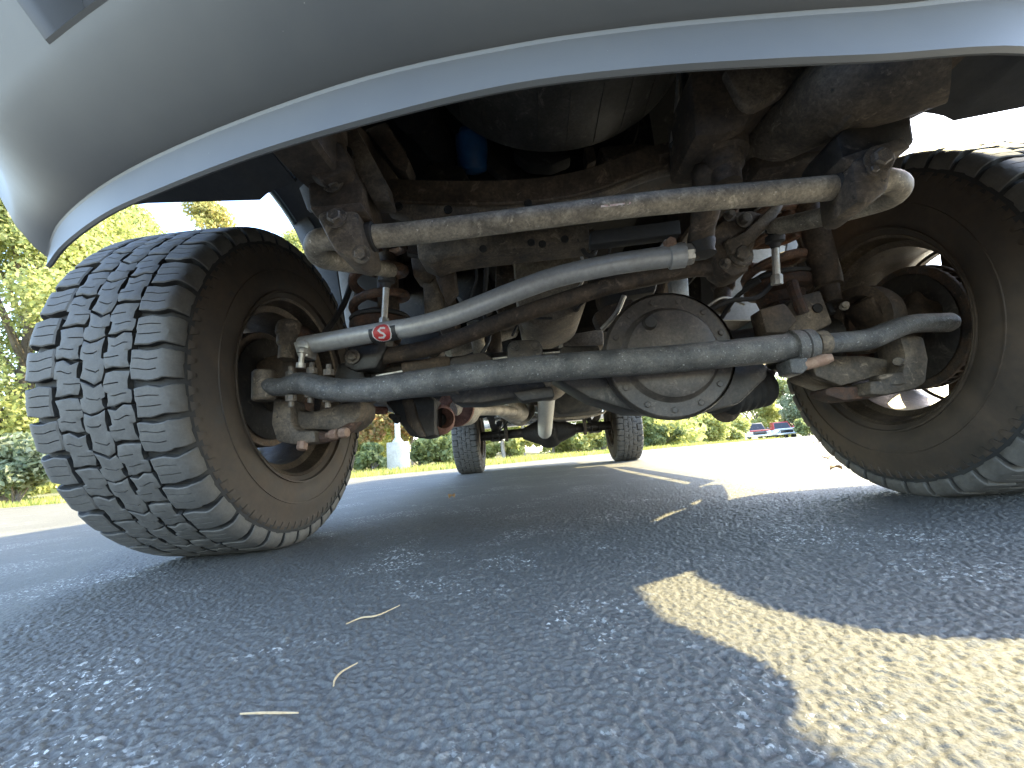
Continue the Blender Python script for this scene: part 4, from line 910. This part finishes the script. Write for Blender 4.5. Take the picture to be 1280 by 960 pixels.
for sg in (-1, 1):
    for k in range(3): 
        o = tube('leaf_spring', [(sg*.56, YR-.70+.12*k, .60-.012*k), (sg*.56, YR-.3, .50-.012*k), (sg*.56, YR, .475-.012*k), (sg*.56, YR+.3, .50-.012*k), (sg*.56, YR+.75-.12*k, .62-.012*k)], .032, M['black_steel'], truck, seg=8, n=3, flat=.18)
    for q in (-.06, .06):
        tube('u_bolt', [(sg*.52, YR+q, .50), (sg*.52, YR+q, .36), (sg*.52, YR+q, .33)], .007, M['black_steel'], truck, seg=8); tube('u_bolt', [(sg*.60, YR+q, .50), (sg*.60, YR+q, .36), (sg*.60, YR+q, .33)], .007, M['black_steel'], truck, seg=8)
    box('spring_plate', (sg*.56, YR, .345), (.13, .19, .02), M['black_steel'], truck, .004)
    lathe('rear_shock', [(0, -.25), (.02, -.25), (.024, .0), (.036, .0), (.036, .24), (0, .25)], Vector((sg*.44, YR-.16, .56)), (0, -.35, 1), M['dusty_steel'], truck, 16)
    lathe('rear_rotor', [(.05, -.05), (.18, -.05), (.18, -.02), (.05, -.02)], Vector((sg*TR, YR, HZ)), (sg, 0, 0), M['rotor_iron'], truck, 36)
    lathe('rear_backing_plate', [(.0, -.10), (.07, -.10), (.08, -.075), (.165, -.07), (.17, -.055), (0, -.05)], Vector((sg*TR, YR, HZ)), (sg, 0, 0), M['rusty_steel'], truck, 32)
    tube('parking_brake_cable', [(sg*.30, YR-.5, .62), (sg*.5, YR-.15, .45), (sg*.72, YR-.05, .42)], .008, M['rubber_part'], truck, seg=8)
tk = at(722, 508, 3.6)
tank = bevel_obj('fuel_tank', prism_bm([tk+Vector((x, 0, z)) for x, z in ((-.22, -.02), (-.16, -.06), (.18, -.06), (.30, .0), (.33, .12), (.33, .3), (-.24, .3))], (0, .9, 0)), M['fuel_tank'], truck, .03)
tube('tank_strap', [tk+Vector((x, .3, z)) for x, z in ((-.25, .25), (-.228, -.02), (-.165, -.066), (.185, -.066), (.31, .0), (.34, .25))], .012, M['heat_shield'], tank, seg=8, n=2, flat=.5)
for y in (2.75, 4.0, 5.2): box('frame_cross_member', (0, y, .70 if y < 4.2 else .78), (.86, .09, .07), M['dusty_steel'], truck, .012)

# ------------------------------------------------------------------ plants
def leaves_mesh(name, centres, radii, n, size, mat, parent=None, flat=.8, aspect=1.6):
    """n leaf faces spread through clumps"""
    k = len(centres); c = np.array([tuple(q) for q in centres]); r = np.array(radii)
    w = r**2; w = w/w.sum(); idx = RNG.choice(k, n, p=w)
    d = RNG.normal(size=(n, 3)); d /= np.linalg.norm(d, axis=1)[:, None]
    rad = r[idx]*(RNG.random(n)**.42); p = c[idx]+d*rad[:, None]*np.array([1, 1, flat])
    a = RNG.normal(size=(n, 3)); a /= np.linalg.norm(a, axis=1)[:, None]
    b = np.cross(a, RNG.normal(size=(n, 3))); b /= np.linalg.norm(b, axis=1)[:, None]
    s = size*(.6+.8*RNG.random(n))[:, None]
    cr_ = np.cross(a, b)
    V = np.empty((n, 4, 3)); V[:, 0] = p-a*s*aspect*.5; V[:, 1] = p+b*s*.5+cr_*s*.12; V[:, 2] = p+a*s*aspect*.5; V[:, 3] = p-b*s*.5+cr_*s*.12
    me = bpy.data.meshes.new(name); me.vertices.add(n*4); me.vertices.foreach_set('co', V.reshape(-1))
    me.loops.add(n*4); me.loops.foreach_set('vertex_index', np.arange(n*4, dtype=np.int32))
    me.polygons.add(n); me.polygons.foreach_set('loop_start', np.arange(0, n*4, 4, dtype=np.int32)); me.update(calc_edges=True)
    me.materials.append(mat); o = bpy.data.objects.new(name, me); C.objects.link(o)
    if parent: setp(o, parent)
    return o
def tree(name, label, base, h, cw, c0, mat, n, leaf, bark='bark', clumps=34, tr_r=.12, group=None, lean=0):
    """base point, height, crown width, height where the crown starts"""
    base = Vector(base); root = empty(name, base, label, 'tree', group)
    top = base+Vector((lean, random.uniform(-.2, .2), h*.9))
    tr = [base+Vector((0, 0, -.1)), base+Vector((random.uniform(-.1, .1), 0, h*.25)), base.lerp(top, .55)+Vector((random.uniform(-.2, .2), random.uniform(-.2, .2), 0)), top]
    V = [tube_vf(tr, [tr_r*1.25, tr_r, tr_r*.6, tr_r*.12], seg=9, n=4)]
    cs, rs = [], []
    mid = (c0+h)/2; hh = (h-c0)/2
    for i in range(clumps):
        u = random.uniform(-1, 1); ph = random.uniform(0, 2*PI); q = math.sqrt(1-u*u)*random.uniform(.45, 1)
        z = mid+hh*u*.92; wd = cw/2*(1-.25*max(0, u))
        c = base+Vector((lean*z/h+q*wd*math.cos(ph), q*wd*math.sin(ph)*.8, z)); cs.append(c); rs.append(random.uniform(.12, .24)*cw*.8)
        if i % 3 == 0:
            t0 = max(.2, (z-.25*h)/h); st = base.lerp(top, min(.9, t0*.9)); V.append(tube_vf([st, st.lerp(c, .5)+Vector((0, 0, .06*h*.3)), c], [tr_r*.4, tr_r*.25, tr_r*.08], seg=6, n=3))
    mesh('trunk', *join(V), M[bark], root)
    leaves_mesh('crown', cs, rs, n, leaf, M[mat], root)
    return root
def shrub(name, label, base, h, wd, mat, n, leaf, group=None, cat='shrub'):
    base = Vector(base); root = empty(name, base, label, cat, group); V = []; cs, rs = [], []
    for i in range(11):
        ph = random.uniform(0, 2*PI); q = random.uniform(0, .5)*wd; c = base+Vector((q*math.cos(ph), q*math.sin(ph)*.7, h*random.uniform(.25, .85)*(1-.5*(q/wd)))); cs.append(c); rs.append(random.uniform(.16, .26)*min(wd, h)*1.15)
        V.append(tube_vf([base+Vector((random.uniform(-.08, .08), 0, -.05)), base.lerp(c, .5)+Vector((0, 0, .08)), c], [.022, .015, .005], seg=6, n=3))
    mesh('stem', *join(V), M['bark'], root); leaves_mesh('foliage', cs, rs, n, leaf, M[mat], root)
    return root
def gr(px, Y):
    """ground spot in the direction of image column px at distance Y"""
    p = at(px, 545, Y); return Vector((p.x, Y, tz(p.x, Y)-.02))
# beside the lot on the left
def htop(px, py, Y): return at(px, py, Y).z-tz(at(px, 545, Y).x, Y)
tree('broad_tree', 'broad yellow-green tree filling the view left of the near tyre', gr(20, 10.5), htop(20, 215, 10.5), 6.6, .5, 'leaf_yellow', 90000, .075, clumps=110, tr_r=.16)
tree('broad_tree', 'yellow-green tree just behind the bumper corner, partly hidden by the tyre', gr(140, 13.5), htop(140, 262, 13.5), 5.6, 1.0, 'leaf_yellow', 55000, .085, clumps=80, tr_r=.15)
tree('autumn_tree', 'autumn tree with orange-tipped crown rising over the near tyre', gr(245, 18.5), htop(245, 250, 18.5), 4.6, 4.5, 'leaf_gold', 13000, .10, clumps=36, tr_r=.14)
tree('broad_tree', 'green-yellow tree whose top shows between tyre and wheel arch liner', gr(375, 17), htop(375, 285, 17), 3.6, 1.5, 'leaf_yellow', 24000, .09, clumps=34)
shrub('pale_shrub', 'pale silvery-green shrub on the verge left of the near tyre', gr(30, 8.6), 1.7, 2.6, 'leaf_pale', 9000, .075)
shrub('dark_shrub', 'dark green shrub at the left edge behind the pale one', gr(-40, 9.6), 2.2, 2.8, 'leaf_green', 6000, .09)
# far wood that closes the view beyond the near trees
fc, fr = [], []
for i in range(150):
    px = random.uniform(-150, 860); Y = random.uniform(24, 36); q = gr(px, Y); fc.append(q+Vector((0, 0, random.uniform(.3, 5.2)))); fr.append(random.uniform(1.0, 1.9))
tag(leaves_mesh('far_wood', fc, fr, 60000, .24, M['leaf_yellow']), 'far green and yellow wood closing the view behind the young trees', 'wood', kind='stuff')
# belt of young trees seen under the axle
belt = [('slender_tree', 'slender red-orange maple left of the concrete lamp base', 466, 14.5, 5.5, 2.6, .9, 'leaf_orange', 4200, 'pale_bark'),
        ('slender_tree', 'slender orange maple behind the concrete lamp base', 515, 15.5, 5.0, 2.4, .8, 'leaf_orange', 4200, 'pale_bark'),
        ('slender_tree', 'pale-barked young tree left of the far left rear tyre', 545, 13.6, 4.8, 2.6, .7, 'leaf_yellow', 5000, 'pale_bark'),
        ('slender_tree', 'light green young tree between lamp base and front wheel', 448, 17.5, 6.0, 3.2, .6, 'leaf_green', 6000, 'pale_bark'),
        ('slender_tree', 'bare-stemmed tree just right of the left rear tyre', 628, 14.0, 5.5, 3.0, 1.3, 'leaf_yellow', 5000, 'pale_bark'),
        ('slender_tree', 'thin tree left of the rear differential', 652, 15.5, 5.5, 3.0, 1.2, 'leaf_yellow', 5000, 'pale_bark'),
        ('slender_tree', 'leafy yellow tree below the rear differential', 690, 17.0, 5.5, 3.6, .8, 'leaf_yellow', 6000, 'pale_bark'),
        ('slender_tree', 'leafy yellow-green tree left of the right rear tyre', 738, 18.5, 5.5, 4.0, .6, 'leaf_yellow', 7000, 'pale_bark'),
        ('slender_tree', 'bright yellow tree just right of the right rear tyre', 812, 26, 4.6, 4.6, .4, 'leaf_yellow', 8000, 'bark'),
        ('slender_tree', 'dark green tree behind the yellow one right of the rear tyre', 836, 33, 5.6, 4.6, .6, 'leaf_green', 7000, 'bark'),
        ('slender_tree', 'tall yellow-green tree below the differential cover', 868, 36, 5.0, 5.4, .3, 'leaf_yellow', 9000, 'bark'),
        ('slender_tree', 'yellow tree left of the pale-fronted parked vehicle', 908, 42, 4.6, 5.6, .2, 'leaf_yellow', 9000, 'bark'),
        ('slender_tree', 'golden tree behind the pale-fronted parked vehicle', 948, 54, 6.2, 7.0, .3, 'leaf_yellow', 9000, 'bark'),
        ('slender_tree', 'green tree behind the red parked vehicle', 990, 60, 8.6, 8.0, .6, 'leaf_green', 9000, 'bark'),
        ('slender_tree', 'grey-green tree showing beside the right front tyre', 1012, 50, 9.5, 6.0, .6, 'leaf_pale', 7000, 'bark')]
for nm, lb, px, Y, h, cw, c0, mt, n, bk in belt:
    tree(nm, lb, gr(px, Y), h, cw, c0, mt, int(n*1.7), .065+.0020*Y, bk, 30, .045+.001*Y, 'trees beyond the parking lot')
for lb, px, Y, h, wd, mt, n in (('low green bush at the foot of the lamp base, right side', 522, 12.6, .9, 1.6, 'leaf_green', 3000), ('low bush beside the front wheel, left of the lamp base', 462, 12.2, .8, 1.8, 'leaf_green', 3000), ('dense green bush left of the far left rear tyre', 552, 12.8, 1.1, 1.8, 'leaf_green', 3600),
                         ('low yellow bush under the tail pipe', 640, 14.5, .8, 2.2, 'leaf_yellow', 2600), ('rounded yellow-green bush right of the rear differential', 722, 16.5, 1.5, 2.6, 'leaf_yellow', 4200), ('rounded bush under the rear axle beside the right tyre', 752, 17.5, 1.6, 2.6, 'leaf_green', 3600),
                         ('low green bush right of the right rear tyre', 820, 24, 1.5, 3.2, 'leaf_green', 3600), ('dusty green bush in front of the far hedge', 850, 30, 1.6, 4.2, 'leaf_green', 3600), ('yellow bush left of the parked vehicles', 890, 38, 2.1, 5, 'leaf_yellow', 4200), ('small bush between the two parked vehicles', 969, 52, 2.2, 4, 'leaf_yellow', 2600), ('bush right of the red parked vehicle', 1008, 44, 2.0, 4, 'leaf_green', 3000)):
    shrub('bush', lb, gr(px, Y), h, wd, mt, n, .07+.0025*Y, 'bushes beyond the parking lot')
# verge grass
ng = 26000; gx = RNG.uniform(-26, 9, ng); ge = np.array([edge(x) for x in gx]); gyy = ge+.05+RNG.random(ng)**1.6*5.5
gz = np.array([tz(x, y) for x, y in zip(gx, gyy)])-.035; hh = .05+.10*RNG.random(ng); an = RNG.uniform(0, 2*PI, ng); wd = .010+.012*RNG.random(ng)
V = np.empty((ng, 3, 3)); V[:, 0] = np.c_[gx-np.cos(an)*wd, gyy-np.sin(an)*wd, gz]; V[:, 1] = np.c_[gx+np.cos(an)*wd, gyy+np.sin(an)*wd, gz]; V[:, 2] = np.c_[gx+RNG.normal(0, .03, ng), gyy+RNG.normal(0, .03, ng), gz+hh]
me = bpy.data.meshes.new('grass'); me.from_pydata([tuple(v) for v in V.reshape(-1, 3)], [], [(i*3, i*3+1, i*3+2) for i in range(ng)]); me.materials.append(M['grass_blade'])
go = bpy.data.objects.new('grass', me); C.objects.link(go); tag(go, 'short sunlit grass along the edge of the parking lot', 'grass', kind='stuff')

# ------------------------------------------------------------------ lamp post with its footing
pb = gr(497, 11.2); lp = empty('lamp_post', pb, 'grey lamp post on a round concrete footing beside the parking lot', 'lamp post')
lathe('footing', [(0, -.1), (.30, -.1), (.30, .70), (.285, .73), (0, .735)], pb, (0, 0, 1), M['concrete'], lp, 32)
lathe('base_plate', [(0, .735), (.15, .735), (.15, .76), (.11, .77), (.10, .83), (.085, .84), (0, .84)], pb, (0, 0, 1), M['galvanised'], lp, 24)
lathe('pole', [(.075, .83), (.07, 3), (.05, 7.5), (0, 7.5)], pb, (0, 0, 1), M['galvanised'], lp, 20)
for k in range(4): bolt(pb+Vector((.12*math.cos(k*PI/2+.6), .12*math.sin(k*PI/2+.6), .76)), (0, 0, 1), lp, .016, .03, M['galvanised'])
box('lamp_head', pb+Vector((.5, 0, 7.5)), (.9, .35, .12), M['galvanised'], lp, .03)

# ------------------------------------------------------------------ parked vehicles far across the lot
def parked(name, label, px, Y, low_m, top_m, hood_m, wd=1.95, high=1.85):
    p = gr(px, Y); p.z = tz(p.x, Y); d = Vector((p.x-CAM[0], Y, 0)).normalized(); root = empty(name, p, label, 'pickup truck', 'vehicles parked across the lot')
    ang = math.atan2(-d.x, d.y)*.55; Rm = Matrix.Rotation(ang, 3, 'Z')
    def L(x, y, z): return p+Rm @ Vector((x, y, z))
    def bxs(nm, c, s, m, bev, par=root): return box(nm, L(*c), s, M[m], par, bev, Rm)
    bxs('body', (0, 2.6, .78), (wd, 5.0, .62), low_m, .09)
    hd = bxs('hood', (0, .75, 1.10), (wd*.92, 1.4, .16), hood_m, .06)
    cab = bevel_obj('cab', prism_bm([L(wd*.46*s_, y, z) for s_, y, z in ((-1, 1.45, 1.08), (1, 1.45, 1.08), (.82, 2.1, high), (-.82, 2.1, high))], Rm @ Vector((0, 1.7, 0))), M[top_m], root, .05)
    V = [L(x, y-.02, z+.02) for x, y, z in ((-wd*.40, 1.50, 1.18), (wd*.40, 1.50, 1.18), (wd*.345, 2.03, high-.12), (-wd*.345, 2.03, high-.12))]
    mesh('windshield', V, [(0, 1, 2, 3)], M['glass_dark'], cab, 0)
    bxs('grille', (0, .08, .86), (wd*.62, .06, .30), 'glass_dark', .02); bxs('bumper', (0, .0, .56), (wd*.98, .2, .2), 'chrome', .05)
    for s_ in (-1, 1):
        bxs('headlight', (s_*wd*.40, .08, .90), (.24, .08, .22), 'chrome', .03); bxs('mirror', (s_*(wd/2+.13), 1.75, 1.28), (.2, .12, .26), top_m, .04)
        for y in (.95, 4.2):
            wv = lathe('wheel', [(0, -.12), (.2, -.12), (.22, -.13), (.37, -.12), (.39, -.08), (.39, .08), (.37, .12), (.22, .13), (.2, .1), (0, .1)], L(s_*(wd/2-.13), y, .38), Rm @ Vector((1, 0, 0)), M['groove_rubber'], root, 24)
    return root
parked('parked_pickup', 'pale-fronted dark-cabbed vehicle parked far across the lot, the left of two', 951, 45, 'white_paint', 'dark_paint', 'red_paint', 2.05, 1.95)
parked('parked_pickup', 'red-cabbed vehicle with white hood parked far across the lot, the right of two', 985, 47, 'white_paint', 'red_paint', 'white_paint', 1.95, 1.95)

# ------------------------------------------------------------------ litter on the asphalt
def on(px, py):
    d = (px-640)/FPX*CR-(py-480)/FPX*CU+CF; return Vector(CAM-d*(CAM[2]/d[2]))
for lb, pts in (('dry pine needle lying nearest the tyre, pointing up to the right', [(433, 788), (452, 780), (472, 777), (500, 764)]), ('short hooked pine needle in the middle of the three', [(417, 869), (419, 860), (428, 850), (447, 839)]), ('straight pine needle nearest the camera', [(300, 905), (325, 904), (350, 904), (373, 904)])):
    q = [on(*p)+Vector((0, 0, .0068)) for p in pts]
    o = tube('pine_needle', q, [.0006, .0009, .0009, .0005], M['needle_straw'], None, seg=6, n=5); tag(o, lb, 'pine needle', 'pine needles on the asphalt')
for lb, px, py, sz in (('small brown leaf on the sunlit asphalt nearest the right tyre', 1046, 590, .05), ('curled brown leaf further back on the sunlit asphalt', 1034, 576, .07), ('tiny leaf at the far side of the sunlit asphalt', 1020, 555, .09), ('small tan leaf on the shaded asphalt between the tyres', 565, 625, .045)):
    c = on(px, py); a = random.uniform(0, 6); n = 9; V = []; F = []
    for i in range(n):
        t = i/(n-1); wdt = sz*.34*math.sin(PI*t)**.7*(1+.25*math.sin(i*2.2)); x = (t-.5)*sz
        for s_ in (-1, 0, 1): 
            q = Vector((x, s_*wdt, .006+.010*abs(s_)+.012*math.sin(t*3))); V.append(c+Matrix.Rotation(a, 3, 'Z') @ q)
    for i in range(n-1):
        for j in range(2): F.append((i*3+j, i*3+j+1, (i+1)*3+j+1, (i+1)*3+j))
    tag(mesh('fallen_leaf', V, F, M['dry_leaf'], None, 60), lb, 'leaf', 'fallen leaves on the asphalt')
